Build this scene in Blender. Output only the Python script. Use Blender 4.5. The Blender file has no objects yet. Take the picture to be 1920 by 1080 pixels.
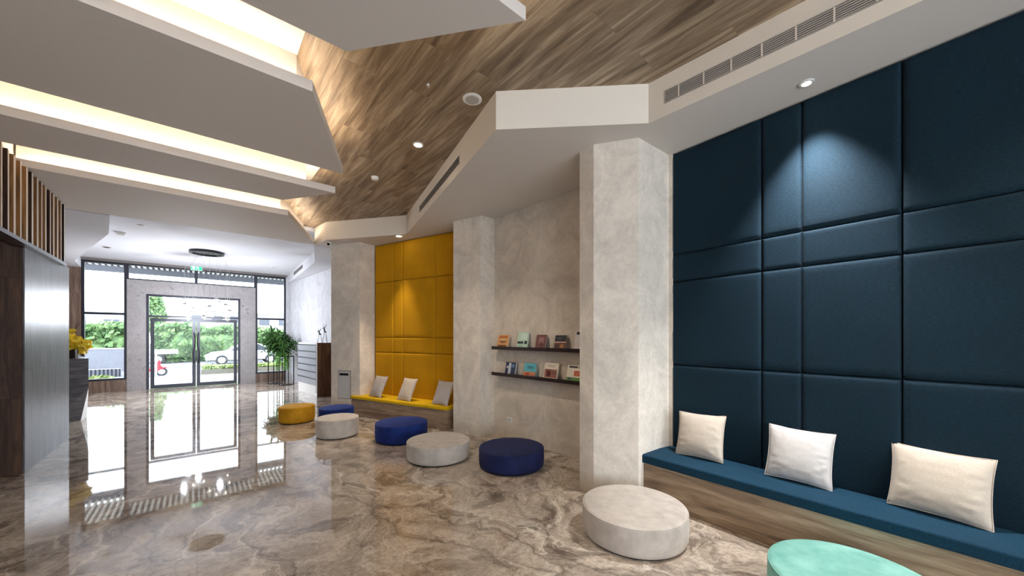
import bpy, bmesh, math, random
from mathutils import Vector, Matrix, noise
PI = math.pi
random.seed(7)
S = bpy.context.scene
COL = S.collection

# ------------------------------------------------------------------ camera
F = 690.0; CX = 960.0; HY = 631.0; EYE = 1.60
YAW = math.radians(40.53)
cs, sn = math.cos(YAW), math.sin(YAW)
cd = bpy.data.cameras.new('camera'); cam = bpy.data.objects.new('camera', cd); COL.objects.link(cam)
cam.location = (0, 0, EYE); cam.rotation_euler = (PI/2, 0, -YAW)
cd.sensor_fit = 'HORIZONTAL'; cd.sensor_width = 36.0; cd.lens = 36.0*F/1920.0
cd.shift_y = (HY-540.0)/1920.0
cd.clip_start = 0.05; cd.clip_end = 300
S.camera = cam
S.view_settings.view_transform = 'Standard'; S.view_settings.look = 'None'
S.view_settings.gamma = 1.0; S.view_settings.use_curve_mapping = False
S.view_settings.exposure = 1.05
# ------------------------------------------------------------------ daylight
w = bpy.data.worlds.new('world'); S.world = w; w.use_nodes = True
bg = w.node_tree.nodes['Background']
bg.inputs[0].default_value = (0.84, 0.90, 1.0, 1); bg.inputs[1].default_value = 4.4
S.cycles.max_bounces = 8; S.cycles.diffuse_bounces = 4; S.cycles.glossy_bounces = 4
S.cycles.transparent_max_bounces = 12; S.cycles.sample_clamp_indirect = 6.0
S.cycles.caustics_reflective = False; S.cycles.caustics_refractive = False

# ------------------------------------------------------------------ plan helpers
def depth_xy(px, d):                      # plan point on the sight line px at depth d
    u = (px-CX)/F
    return (d*sn + d*u*cs, d*cs - d*u*sn)
def at(px, py, z):                        # plan point of height z seen at px,py
    return depth_xy(px, (EYE-z)*F/(py-HY))
def on(px, A, B):                         # where sight line px meets the plan line A-B
    dx, dy = depth_xy(px, 1.0)
    ex, ey = B[0]-A[0], B[1]-A[1]
    t = (A[0]*ey - A[1]*ex)/(dx*ey - dy*ex)
    return (dx*t, dy*t)
def hz(p, py):                            # height seen at py above plan point p
    d = p[0]*sn + p[1]*cs
    return EYE + d*(HY-py)/F
def ext(A, B, k):                         # point k metres beyond B from A
    L = math.hypot(B[0]-A[0], B[1]-A[1])
    return (B[0]+(B[0]-A[0])/L*k, B[1]+(B[1]-A[1])/L*k)
def dist(A, B): return math.hypot(B[0]-A[0], B[1]-A[1])
def lerp(A, B, t): return (A[0]+(B[0]-A[0])*t, A[1]+(B[1]-A[1])*t)

# ------------------------------------------------------------------ material helpers
def new_mat(name, rough=0.6, col=(0.8,0.8,0.8), spec=0.5, metal=0.0):
    m = bpy.data.materials.new(name); m.use_nodes = True
    nt = m.node_tree; b = nt.nodes['Principled BSDF']
    b.inputs['Base Color'].default_value = (*col, 1); b.inputs['Roughness'].default_value = rough
    b.inputs['Specular IOR Level'].default_value = spec; b.inputs['Metallic'].default_value = metal
    return m, nt, b
def N(nt, t, **k):
    n = nt.nodes.new(t)
    for a, v in k.items(): setattr(n, a, v)
    return n
def coords(nt, scale=(1,1,1), rot=(0,0,0), loc=(0,0,0)):
    tc = N(nt, 'ShaderNodeTexCoord'); mp = N(nt, 'ShaderNodeMapping')
    mp.inputs['Scale'].default_value = scale; mp.inputs['Rotation'].default_value = rot; mp.inputs['Location'].default_value = loc
    nt.links.new(tc.outputs['Object'], mp.inputs[0]); return mp.outputs[0]
def noise_n(nt, vec, scale, detail=4, rough=0.55, dist_=0.0):
    n = N(nt, 'ShaderNodeTexNoise'); n.inputs['Scale'].default_value = scale
    n.inputs['Detail'].default_value = detail; n.inputs['Roughness'].default_value = rough; n.inputs['Distortion'].default_value = dist_
    nt.links.new(vec, n.inputs['Vector']); return n
def ramp(nt, fac, stops):
    r = N(nt, 'ShaderNodeValToRGB'); e = r.color_ramp.elements
    while len(e) > 1: e.remove(e[-1])
    e[0].position = stops[0][0]; e[0].color = (*stops[0][1], 1)
    for p, c in stops[1:]:
        x = e.new(p); x.color = (*c, 1)
    nt.links.new(fac, r.inputs[0]); return r.outputs[0]
def mixc(nt, fac, a, b, mode='MIX'):
    m = N(nt, 'ShaderNodeMix', data_type='RGBA', blend_type=mode)
    for s, v in ((0, fac), (6, a), (7, b)):
        if isinstance(v, (int, float)): m.inputs[s].default_value = v
        elif isinstance(v, tuple): m.inputs[s].default_value = (*v, 1)
        else: nt.links.new(v, m.inputs[s])
    return m.outputs[2]
def bump(nt, b, h, strength, distance=0.01):
    n = N(nt, 'ShaderNodeBump'); n.inputs['Strength'].default_value = strength; n.inputs['Distance'].default_value = distance
    nt.links.new(h, n.inputs['Height']); nt.links.new(n.outputs[0], b.inputs['Normal'])
def g(v): return (v, v, v)
def srgb(r, gg, b):
    f = lambda c: (c/255/12.92) if c/255 <= 0.04045 else ((c/255+0.055)/1.055)**2.4
    return (f(r), f(gg), f(b))

def wood_mat(name, c_dark, c_mid, c_light, axis='X', rough=0.45, brick=None, spec=0.5, joint=0.5, fine=1.0, bs=0.12):
    """grain runs along axis; brick = (length, width) of the boards, laid in the plane of the axis"""
    m, nt, b = new_mat(name, rough, spec=spec)
    # texture space: x along the grain
    tc = N(nt, 'ShaderNodeTexCoord'); sp = N(nt, 'ShaderNodeSeparateXYZ'); cb = N(nt, 'ShaderNodeCombineXYZ')
    nt.links.new(tc.outputs['Object'], sp.inputs[0])
    order = {'X': (0,1,2), 'Y': (1,0,2), 'Z': (2,1,0), 'Zx': (2,0,1), 'Xz': (0,2,1)}[axis]
    for k in range(3): nt.links.new(sp.outputs[order[k]], cb.inputs[k])
    base = cb.outputs[0]
    shift = base
    if brick:
        br = N(nt, 'ShaderNodeTexBrick'); br.inputs['Scale'].default_value = 1.0
        br.inputs['Brick Width'].default_value = brick[0]; br.inputs['Row Height'].default_value = brick[1]
        br.inputs['Mortar Size'].default_value = 0.0025; br.inputs['Mortar Smooth'].default_value = 0.0
        br.inputs['Color1'].default_value = (0,0,0,1); br.inputs['Color2'].default_value = (1,1,1,1); br.inputs['Mortar'].default_value = (0.5,)*3+(1,)
        br.offset = 0.37
        nt.links.new(base, br.inputs['Vector'])
        va = N(nt, 'ShaderNodeVectorMath', operation='MULTIPLY_ADD')
        nt.links.new(br.outputs['Color'], va.inputs[0]); va.inputs[1].default_value = (7.3, 3.1, 5.7); nt.links.new(base, va.inputs[2])
        shift = va.outputs[0]
    mp = N(nt, 'ShaderNodeMapping'); mp.inputs['Scale'].default_value = (0.9*fine, 9*fine, 9*fine); nt.links.new(shift, mp.inputs[0])
    n1 = noise_n(nt, mp.outputs[0], 1.6, 6, 0.62, 0.7)
    mp2 = N(nt, 'ShaderNodeMapping'); mp2.inputs['Scale'].default_value = (3*fine, 90*fine, 90*fine); nt.links.new(shift, mp2.inputs[0])
    n2 = noise_n(nt, mp2.outputs[0], 1.5, 4, 0.6, 0.2)
    c = ramp(nt, n1.outputs[0], [(0.32, c_dark), (0.48, c_mid), (0.66, c_light)])
    c = mixc(nt, 0.55, c, ramp(nt, n2.outputs[0], [(0.3, g(0.45)), (0.65, g(1.0))]), 'MULTIPLY')
    if brick:
        c = mixc(nt, 0.35, c, ramp(nt, br.outputs['Color'], [(0.0, g(0.72)), (1.0, g(1.12))]), 'MULTIPLY')
        c = mixc(nt, br.outputs['Fac'], c, tuple(x*joint for x in c_mid))
    nt.links.new(c, b.inputs['Base Color'])
    if bs: bump(nt, b, n2.outputs[0], bs, 0.003)
    return m

M = {}
M['white'] = new_mat('white paint', 0.75, (0.68, 0.63, 0.585), 0.3)[0]
M['cool_white'] = new_mat('white ceiling paint', 0.75, (0.60, 0.60, 0.63), 0.3)[0]
M['cream'] = new_mat('cream paint', 0.6, (0.80, 0.74, 0.65), 0.3)[0]
M['wood_ceiling'] = wood_mat('wood ceiling boards', srgb(104,84,64), srgb(150,128,103), srgb(194,173,146), 'Y', 0.5, (1.6, 0.30), joint=0.75, fine=0.75, bs=0.05)
M['wood_bench'] = wood_mat('grey oak veneer', srgb(112,92,74), srgb(156,132,108), srgb(186,164,138), 'X', 0.5, None)
M['wood_dark'] = wood_mat('dark wood boards', srgb(46,30,22), srgb(74,51,38), srgb(98,70,52), 'Zx', 0.5, (1.4, 0.45), joint=0.5, spec=0.2)
M['wood_foyer'] = wood_mat('brown wood panelling', srgb(84,66,56), srgb(116,94,80), srgb(142,120,104), 'Zx', 0.45, (1.4, 0.3))
M['walnut'] = wood_mat('walnut', srgb(64,38,22), srgb(104,68,42), srgb(140,100,66), 'Zx', 0.4, None)
M['slat_wood'] = wood_mat('slat wood', srgb(110,72,36), srgb(160,112,60), srgb(190,142,86), 'Z', 0.4, None)
M['wood_tile'] = wood_mat('glazed wood look tile', srgb(78,72,74), srgb(104,98,100), srgb(124,118,122), 'Z', 0.36, (1.2, 0.3), spec=0.05, joint=0.7, bs=0)

def marble_floor():
    m, nt, b = new_mat('polished brown marble', 0.03, spec=1.0)
    v = coords(nt)
    warp = noise_n(nt, v, 0.8, 4, 0.55, 0.2)
    va = N(nt, 'ShaderNodeVectorMath', operation='MULTIPLY_ADD')
    nt.links.new(warp.outputs['Color'], va.inputs[0]); va.inputs[1].default_value = (1.3, 1.3, 0); nt.links.new(v, va.inputs[2])
    big = noise_n(nt, va.outputs[0], 1.25, 9, 0.66, 0.25)
    c = ramp(nt, big.outputs[0], [(0.28, srgb(134,120,107)), (0.40, srgb(172,157,142)), (0.47, srgb(198,184,169)), (0.53, srgb(164,149,135)), (0.60, srgb(190,176,161)), (0.74, srgb(212,200,187))])
    fine = noise_n(nt, v, 30, 9, 0.82, 0.25)
    c = mixc(nt, 0.75, c, ramp(nt, fine.outputs[0], [(0.34, g(0.4)), (0.48, g(0.95)), (0.64, g(1.35))]), 'MULTIPLY')
    gr = noise_n(nt, va.outputs[0], 2.6, 8, 0.7, 0.3)
    c = mixc(nt, ramp(nt, gr.outputs[0], [(0.53, g(0)), (0.58, g(0.55)), (0.75, g(0.75))]), c, srgb(92,78,68))
    def vein(scale, wid, seedloc, colr, amt, c):
        mp = N(nt, 'ShaderNodeMapping'); mp.inputs['Location'].default_value = seedloc
        mp.inputs['Rotation'].default_value = (0, 0, 0.7); mp.inputs['Scale'].default_value = (1, 0.55, 1)
        nt.links.new(va.outputs[0], mp.inputs[0])
        w2 = noise_n(nt, mp.outputs[0], 3.2, 6, 0.7)
        vb = N(nt, 'ShaderNodeVectorMath', operation='MULTIPLY_ADD')
        nt.links.new(w2.outputs['Color'], vb.inputs[0]); vb.inputs[1].default_value = (0.42, 0.42, 0); nt.links.new(mp.outputs[0], vb.inputs[2])
        vo = N(nt, 'ShaderNodeTexVoronoi', feature='DISTANCE_TO_EDGE'); vo.inputs['Scale'].default_value = scale
        nt.links.new(vb.outputs[0], vo.inputs['Vector'])
        f = ramp(nt, vo.outputs['Distance'], [(0.0, g(1)), (wid, g(0.25)), (wid*2.5, g(0))])
        gate = noise_n(nt, v, 0.9, 3, 0.5)
        gt = ramp(nt, gate.outputs[0], [(0.36, g(0)), (0.5, g(1))])
        f = mixc(nt, 1.0, f, gt, 'MULTIPLY'); f = mixc(nt, 1.0, f, g(amt), 'MULTIPLY')
        return mixc(nt, f, c, colr)
    c = vein(0.9, 0.007, (3,1,0), srgb(232,222,208), 1.0, c)
    c = vein(2.1, 0.009, (8,5,0), srgb(218,204,188), 0.75, c)
    c = vein(1.3, 0.03, (1,9,0), srgb(70,56,48), 0.6, c)
    br = N(nt, 'ShaderNodeTexBrick'); br.offset = 0.0
    br.inputs['Scale'].default_value = 1.0; br.inputs['Brick Width'].default_value = 1.2; br.inputs['Row Height'].default_value = 1.2
    br.inputs['Mortar Size'].default_value = 0.0018; br.inputs['Mortar Smooth'].default_value = 0.0
    nt.links.new(v, br.inputs['Vector'])
    c = mixc(nt, mixc(nt, 1.0, br.outputs['Fac'], g(0.45), 'MULTIPLY'), c, srgb(95,82,72))
    nt.links.new(c, b.inputs['Base Color'])
    return m
M['marble'] = marble_floor()

def plaster(name, base, amt=0.16):
    m, nt, b = new_mat(name, 0.8, spec=0.25)
    v = coords(nt)
    n1 = noise_n(nt, v, 2.2, 7, 0.62, 1.5); n2 = noise_n(nt, v, 9, 5, 0.6, 2.5)
    c = ramp(nt, n1.outputs[0], [(0.3, tuple(x*(1-amt) for x in base)), (0.7, tuple(min(1, x*(1+amt)) for x in base))])
    c = mixc(nt, 0.5, c, ramp(nt, n2.outputs[0], [(0.35, g(0.86)), (0.6, g(1.06))]), 'MULTIPLY')
    nt.links.new(c, b.inputs['Base Color']); bump(nt, b, n2.outputs[0], 0.25, 0.004)
    return m
M['plaster'] = plaster('troweled grey plaster', srgb(218,208,195))
M['plaster_cool'] = plaster('troweled pale plaster', srgb(200,200,204), 0.12)

def fabric(name, c1, c2, stretch=(14, 14, 160), rough=0.85, sheen=0.3, bs=0.3):
    m, nt, b = new_mat(name, rough, spec=0.25)
    b.inputs['Sheen Weight'].default_value = sheen; b.inputs['Sheen Roughness'].default_value = 0.4
    b.inputs['Sheen Tint'].default_value = (*[min(1, x*2+0.05) for x in c2], 1)
    n1 = noise_n(nt, coords(nt, stretch), 1.6, 5, 0.7)
    n2 = noise_n(nt, coords(nt), 3, 3, 0.5)
    c = ramp(nt, n1.outputs[0], [(0.3, c1), (0.7, c2)])
    c = mixc(nt, 0.35, c, ramp(nt, n2.outputs[0], [(0.3, g(0.75)), (0.7, g(1.2))]), 'MULTIPLY')
    nt.links.new(c, b.inputs['Base Color']); bump(nt, b, n1.outputs[0], bs, 0.002)
    return m
M['navy_fabric'] = fabric('dark teal upholstery', srgb(3,15,25), srgb(16,48,64), (26,26,150), sheen=0.1, bs=0.5)
M['teal_seat'] = fabric('deep teal seat fabric', srgb(4,30,46), srgb(14,64,88), (120,120,30), sheen=0.2)
M['mustard'] = fabric('mustard upholstery', srgb(182,128,0), srgb(210,154,8), (14,14,90), sheen=0.1, bs=0.15)
M['yellow_seat'] = fabric('yellow seat fabric', srgb(206,162,0), srgb(226,184,6), (60,60,60), sheen=0.1, bs=0.15)
M['velvet_white'] = fabric('off white velvet', srgb(170,160,150), srgb(198,188,178), (5,5,5), 0.8, 0.25, 0.08)
M['velvet_blue'] = fabric('royal blue velvet', srgb(12,28,84), srgb(24,50,122), (5,5,5), 0.8, 0.35, 0.08)
M['velvet_navy'] = fabric('navy velvet', srgb(18,24,58), srgb(30,38,82), (5,5,5), 0.8, 0.3, 0.08)
M['velvet_mustard'] = fabric('ochre velvet', srgb(176,124,16), srgb(204,150,32), (5,5,5), 0.8, 0.2, 0.08)
M['velvet_teal'] = fabric('mint velvet', srgb(100,158,146), srgb(136,186,174), (4,4,4), 0.8, 0.3, 0.08)
M['pillow_cream'] = fabric('cream cushion cotton', srgb(190,176,160), srgb(208,195,180), (60,60,60), 0.7, 0.1, 0.1)
M['pillow_white'] = fabric('white cushion cotton', srgb(194,188,184), srgb(212,206,202), (60,60,60), 0.7, 0.1, 0.1)
M['pillow_grey'] = fabric('grey cushion cotton', srgb(172,162,156), srgb(192,184,178), (60,60,60), 0.7, 0.1, 0.1)
M['black_metal'] = new_mat('black metal', 0.35, (0.012, 0.012, 0.016), 0.5, 0.3)[0]
M['frame_metal'] = new_mat('dark anodised frame', 0.35, (0.018, 0.018, 0.028), 0.6, 0.3)[0]
M['taupe_metal'] = new_mat('taupe trim', 0.5, (0.16, 0.14, 0.13))[0]
M['silver'] = new_mat('silver metal', 0.3, (0.7, 0.7, 0.72), 0.5, 0.9)[0]
M['shadow_gap'] = new_mat('black recess', 0.9, (0.01, 0.01, 0.01), 0.1)[0]
M['espresso'] = new_mat('espresso laminate', 0.35, srgb(44,28,26))[0]
M['plastic_white'] = new_mat('white plastic', 0.4, (0.8, 0.79, 0.76))[0]
M['grey_door'] = new_mat('pale grey lacquer', 0.5, (0.52, 0.51, 0.50))[0]
M['page'] = new_mat('paper pages', 0.8, (0.75, 0.72, 0.64))[0]
M['grille'] = new_mat('cream grille metal', 0.5, (0.46, 0.43, 0.39))[0]
M['louvre'] = new_mat('pale canopy battens', 0.6, (0.8, 0.78, 0.74))[0]
M['canopy'] = new_mat('grey canopy steel', 0.6, (0.16, 0.17, 0.20))[0]

def stone(name, base, amt, pits):
    m, nt, b = new_mat(name, 0.35, spec=0.5)
    v = coords(nt)
    n1 = noise_n(nt, v, 3.5, 8, 0.7, 1.0); n2 = noise_n(nt, v, 26, 4, 0.7)
    c = ramp(nt, n1.outputs[0], [(0.3, tuple(x*(1-amt) for x in base)), (0.7, tuple(x*(1+amt) for x in base))])
    c = mixc(nt, 0.6, c, ramp(nt, n2.outputs[0], [(0.35, g(0.7)), (0.55, g(1.05))]), 'MULTIPLY')
    n3 = noise_n(nt, v, 5.0, 5, 0.65, 1.5)
    c = mixc(nt, ramp(nt, n3.outputs[0], [(0.62, g(0)), (0.68, g(pits))]), c, tuple(x*0.4 for x in base))
    nt.links.new(c, b.inputs['Base Color']); return m
M['breccia'] = stone('grey breccia stone', srgb(150,145,145), 0.15, 0.8)
M['concrete'] = stone('grey concrete', srgb(150,152,160), 0.08, 0.1)
M['garden_concrete'] = stone('weathered garden concrete', srgb(112,114,122), 0.1, 0.1)

def streak_stone():
    m, nt, b = new_mat('grey streaked marble', 0.3, spec=0.5)
    n1 = noise_n(nt, coords(nt, (1.2, 1.2, 9)), 2.0, 7, 0.65, 1.2)
    c = ramp(nt, n1.outputs[0], [(0.3, srgb(56,56,62)), (0.5, srgb(92,92,98)), (0.72, srgb(128,128,134))])
    nt.links.new(c, b.inputs['Base Color']); return m
M['desk_stone'] = streak_stone()

def emis(name, col, s):
    m = bpy.data.materials.new(name); m.use_nodes = True; nt = m.node_tree
    nt.nodes.remove(nt.nodes['Principled BSDF'])
    e = N(nt, 'ShaderNodeEmission'); e.inputs[0].default_value = (*col, 1); e.inputs[1].default_value = s
    nt.links.new(e.outputs[0], nt.nodes['Material Output'].inputs[0]); return m
M['led'] = emis('warm cove strip', (1.0, 0.85, 0.66), 15)
M['lamp_glow'] = emis('lamp lens', (1.0, 0.88, 0.72), 18)
M['globe_glow'] = emis('pendant filament', (1.0, 0.85, 0.62), 10)
M['exit_green'] = emis('green exit light', (0.03, 0.62, 0.32), 0.9)
M['exit_white'] = emis('white exit mark', (0.8, 1.0, 0.9), 1.2)

def glass():
    m = bpy.data.materials.new('clear glass'); m.use_nodes = True; nt = m.node_tree
    nt.nodes.remove(nt.nodes['Principled BSDF'])
    t = N(nt, 'ShaderNodeBsdfTransparent'); t.inputs[0].default_value = (0.95, 0.97, 0.97, 1)
    gl = N(nt, 'ShaderNodeBsdfGlossy'); gl.inputs['Roughness'].default_value = 0.0; gl.inputs[0].default_value = (1,1,1,1)
    fr = N(nt, 'ShaderNodeFresnel'); fr.inputs[0].default_value = 1.2
    mx = N(nt, 'ShaderNodeMixShader')
    nt.links.new(fr.outputs[0], mx.inputs[0]); nt.links.new(t.outputs[0], mx.inputs[1]); nt.links.new(gl.outputs[0], mx.inputs[2])
    nt.links.new(mx.outputs[0], nt.nodes['Material Output'].inputs[0]); return m
M['glass'] = glass()

def leaf_mat(name, c1, c2, sc=3):
    m, nt, b = new_mat(name, 0.6, spec=0.3)
    n1 = noise_n(nt, coords(nt), sc, 4, 0.7)
    nt.links.new(ramp(nt, n1.outputs[0], [(0.35, c1), (0.65, c2)]), b.inputs['Base Color']); return m
M['hedge'] = leaf_mat('hedge leaves', srgb(70,104,66), srgb(132,160,104), 2.2)
M['fern'] = leaf_mat('fern leaves', srgb(22,56,26), srgb(78,118,52), 9)
M['hang_green'] = leaf_mat('trailing leaves', srgb(50,110,34), srgb(110,170,60), 9)
M['petal'] = leaf_mat('yellow petals', srgb(250,214,40), srgb(255,236,90), 20)
M['twig'] = new_mat('dark twig', 0.8, (0.03, 0.02, 0.015))[0]
M['grass'] = leaf_mat('lawn', srgb(110,132,70), srgb(146,160,100), 4)
M['paving'] = new_mat('pale paving', 0.8, (0.36, 0.35, 0.33), 0.2)[0]
M['asphalt'] = new_mat('grey asphalt', 0.85, (0.13, 0.13, 0.145), 0.2)[0]
M['car_white'] = new_mat('white car paint', 0.25, (0.42, 0.42, 0.44))[0]
M['red_paint'] = new_mat('red scooter paint', 0.3, (0.55, 0.03, 0.05))[0]
M['tyre'] = new_mat('tyre rubber', 0.8, (0.03, 0.03, 0.03))[0]
M['car_glass'] = new_mat('tinted car glass', 0.1, (0.05, 0.06, 0.07))[0]
M['facade'] = new_mat('pale facade', 0.8, (0.4, 0.4, 0.42), 0.2)[0]
M['facade_dark'] = new_mat('facade window glass', 0.4, (0.08, 0.09, 0.11))[0]

# ------------------------------------------------------------------ object helpers
def link(name, bm, m, parent=None, loc=(0,0,0), rotz=0.0, smooth=False, kind=None):
    me = bpy.data.meshes.new(name); bm.normal_update(); bm.to_mesh(me); bm.free()
    for x in (m if isinstance(m, (list, tuple)) else [m]): me.materials.append(x)
    if smooth:
        for p in me.polygons: p.use_smooth = True
    o = bpy.data.objects.new(name, me); COL.objects.link(o)
    o.location = loc; o.rotation_euler = (0, 0, rotz)
    if parent: o.parent = parent
    if kind: o['kind'] = kind
    return o
def thing(name, label, cat, loc=(0,0,0), rotz=0.0, group=None):
    o = bpy.data.objects.new(name, None); COL.objects.link(o); o.empty_display_size = 0.1
    o.location = loc; o.rotation_euler = (0, 0, rotz); o['label'] = label; o['category'] = cat
    if group: o['group'] = group
    return o
def tag(o, label, cat, group=None):
    o['label'] = label; o['category'] = cat
    if group: o['group'] = group
    return o
def copy_tree(o, label=None, parent=None):
    c = o.copy(); COL.objects.link(c); c.parent = parent
    if label: c['label'] = label
    for ch in list(o.children): copy_tree(ch, None, c)
    return c
def box(bm, x0, x1, y0, y1, z0, z1, mi=0, bev=0.0):
    r = bmesh.ops.create_cube(bm, size=1.0)
    vs = r['verts']
    for v in vs:
        v.co = Vector(((x0+x1)/2 + v.co.x*(x1-x0), (y0+y1)/2 + v.co.y*(y1-y0), (z0+z1)/2 + v.co.z*(z1-z0)))
    fs = {f for v in vs for f in v.link_faces}
    for f in fs: f.material_index = mi
    if bev > 0:
        es = {e for v in vs for e in v.link_edges}
        r2 = bmesh.ops.bevel(bm, geom=list(es), offset=bev, segments=3, profile=0.6, affect='EDGES')
        for f in r2['faces']: f.material_index = mi
    return vs
def prism(bm, pts, z0, z1, mi=0):
    a = sum(pts[i][0]*pts[(i+1)%len(pts)][1]-pts[(i+1)%len(pts)][0]*pts[i][1] for i in range(len(pts)))
    if a < 0: pts = pts[::-1]
    lo = [bm.verts.new((x, y, z0)) for x, y in pts]; hi = [bm.verts.new((x, y, z1)) for x, y in pts]
    n = len(pts)
    fs = [bm.faces.new(lo[::-1]), bm.faces.new(hi)]
    for i in range(n): fs.append(bm.faces.new((lo[i], lo[(i+1)%n], hi[(i+1)%n], hi[i])))
    for f in fs: f.material_index = mi
def tube(bm, pts, r, seg=8, mi=0, r2=None, cap=True):
    pts = [Vector(p) for p in pts]; rings = []
    prev = None
    for i, p in enumerate(pts):
        t = (pts[min(i+1, len(pts)-1)] - pts[max(i-1, 0)]).normalized()
        if prev is None:
            a = Vector((0,0,1)) if abs(t.z) < 0.9 else Vector((1,0,0))
            nx = t.cross(a).normalized()
        else: nx = (prev - t*prev.dot(t)).normalized()
        prev = nx; ny = t.cross(nx)
        rr = r if r2 is None else r + (r2-r)*i/(len(pts)-1)
        rings.append([bm.verts.new(p + nx*rr*math.cos(2*PI*k/seg) + ny*rr*math.sin(2*PI*k/seg)) for k in range(seg)])
    for a, b in zip(rings, rings[1:]):
        for k in range(seg):
            f = bm.faces.new((a[k], a[(k+1)%seg], b[(k+1)%seg], b[k])); f.material_index = mi
    if cap:
        for f in (bm.faces.new(rings[0][::-1]), bm.faces.new(rings[-1])): f.material_index = mi
def lathe(bm, prof, seg=48, mi=0, c=(0,0,0)):
    rings = []
    for r, z in prof:
        if r < 1e-5: rings.append([bm.verts.new((c[0], c[1], c[2]+z))])
        else: rings.append([bm.verts.new((c[0]+r*math.cos(2*PI*k/seg), c[1]+r*math.sin(2*PI*k/seg), c[2]+z)) for k in range(seg)])
    for a, b in zip(rings, rings[1:]):
        for k in range(seg):
            k2 = (k+1) % seg
            if len(a) == 1 and len(b) > 1: f = bm.faces.new((a[0], b[k2], b[k]))
            elif len(b) == 1 and len(a) > 1: f = bm.faces.new((a[k], a[k2], b[0]))
            elif len(a) > 1: f = bm.faces.new((a[k], a[k2], b[k2], b[k]))
            else: continue
            f.material_index = mi
def struct(name, bm, m, parent=None, **k):
    o = link(name, bm, m, parent, **k)
    if not parent: o['kind'] = 'structure'
    return o
def B(): return bmesh.new()
def rot_of(A, Bp): return math.atan2(Bp[1]-A[1], Bp[0]-A[0])

H_SOF, H_CEIL, H_FOY, H_OPEN = 3.53, 3.90, 3.82, 2.69
YG = 15.57                                # inner face of the entrance glazing

# ================================================================== plan of the right side
W1 = at(1254, 291, H_SOF); W0 = at(1920, 14, H_SOF); WN = ext(W1, W0, 5.2)
C1a, C1b, C1c = at(1197, 258, H_SOF), at(1113, 271, H_SOF), at(1087, 285, H_SOF)
R1, R2 = at(1087, 353, H_SOF), at(927, 410.8, H_SOF)
C2a, C2b = at(901, 403.4, H_SOF), at(850, 415.3, H_SOF)
Y1, Y2 = at(849, 433, H_SOF), at(702.5, 461, H_SOF)
C3a, C3b = at(674.5, 453.7, H_SOF), at(621, 457.5, H_SOF)
FW1, FW2 = at(615, 505, H_SOF), at(538, 533, H_SOF)

# ------------------------------------------------------------------ floor, walls
bm = B(); box(bm, -4.8, 6.2, -5.3, YG+0.15, -0.12, 0); struct('floor', bm, M['marble'])
bm = B(); box(bm, 5.9, 6.1, -5.2, YG, 0, 4.1); struct('wall_right', bm, M['plaster'])
bm = B()                                     # recess wall behind the book shelves
Ra, Rb = ext(R2, R1, 0.5), R2
nx, ny = -(Rb[1]-Ra[1])/dist(Ra, Rb), (Rb[0]-Ra[0])/dist(Ra, Rb)
prism(bm, [Ra, Rb, (Rb[0]-nx*0.2+0.15, Rb[1]-ny*0.2), (Ra[0]-nx*0.2, Ra[1]-ny*0.2)], 0, H_SOF)
struct('wall_recess', bm, M['plaster'])
bm = B()
Ya, Yb = ext(Y2, Y1, 0.35), ext(Y1, Y2, 0.3)
nx, ny = -(Yb[1]-Ya[1])/dist(Ya, Yb), (Yb[0]-Ya[0])/dist(Ya, Yb)
off = lambda p, k: (p[0]+nx*k, p[1]+ny*k)
prism(bm, [off(Ya, -.06), off(Yb, -.06), off(Yb, -.25), off(Ya, -.25)], 0, H_SOF)
struct('wall_alcove', bm, M['plaster'])
bm = B()
nx, ny = -(W1[1]-WN[1])/dist(W1, WN), (W1[0]-WN[0])/dist(W1, WN)
We = ext(WN, W1, 0.3)
prism(bm, [off(WN, -.07), off(We, -.07), off(We, -.27), off(WN, -.27)], 0, H_SOF)
struct('wall_lounge', bm, M['plaster'])
bm = B()
Fa = ext(FW2, FW1, 1.2)
prism(bm, [Fa, (FW2[0]+.02, YG+.1), (FW2[0]+.35, YG+.1), (Fa[0]+.3, Fa[1])], 0, H_CEIL)
struct('wall_foyer', bm, M['plaster_cool'])

def column(pts, label):
    bm = B(); prism(bm, pts, 0, H_SOF)
    o = struct('column', bm, M['plaster']); o['label'] = label; o['category'] = 'column'
column([C1a, C1b, C1c, depth_xy(1097, 5.0), depth_xy(1180, 5.1), on(1262, WN, off(W1, -.0)), W1], 'wide grey plaster column between the book shelves and the dark teal wall')
column([C2a, C2b, depth_xy(857, 7.4), depth_xy(925, 7.0), R2], 'narrow grey plaster column between the yellow alcove and the book shelves')
column([C3a, C3b, depth_xy(625, 9.2), depth_xy(690, 8.8), Y2], 'grey plaster column with a small access hatch left of the yellow alcove')

# ------------------------------------------------------------------ left side
bm = B(); box(bm, -4.6, -1.55, 6.96, 8.92, 0, H_OPEN); struct('wall_left', bm, M['wood_dark'])
bm = B(); box(bm, -1.55, -1.535, 6.975, 8.93, 0.0, H_OPEN-.005)
o = struct('trim_1', bm, M['wood_tile']); o['label'] = 'glossy grey wood look tile cladding on the end wall beside the reception desk'
bm = B(); box(bm, -4.8, -4.6, -5.2, 6.96, 0, H_CEIL); struct('wall_corridor', bm, M['wood_dark'])
bm = B(); box(bm, -4.6, -1.62, -5.2, 8.9, H_OPEN, H_OPEN+0.06); struct('ceiling_corridor', bm, M['wood_dark'])
bm = B(); box(bm, -1.80, -1.62, -5.2, 8.55, H_OPEN+.06, H_CEIL); struct('wall_header', bm, M['cream'])
bm = B(); box(bm, -3.25, -3.05, 8.9, YG, 0, H_CEIL); struct('wall_reception', bm, M['wood_foyer'])
bm = B(); box(bm, -4.8, -3.9, -5.4, -5.2, 0, 4.1); box(bm, 4.2, 6.1, -5.4, -5.2, 0, 4.1); box(bm, -3.9, 4.2, -5.4, -5.2, 3.4, 4.1)
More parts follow.
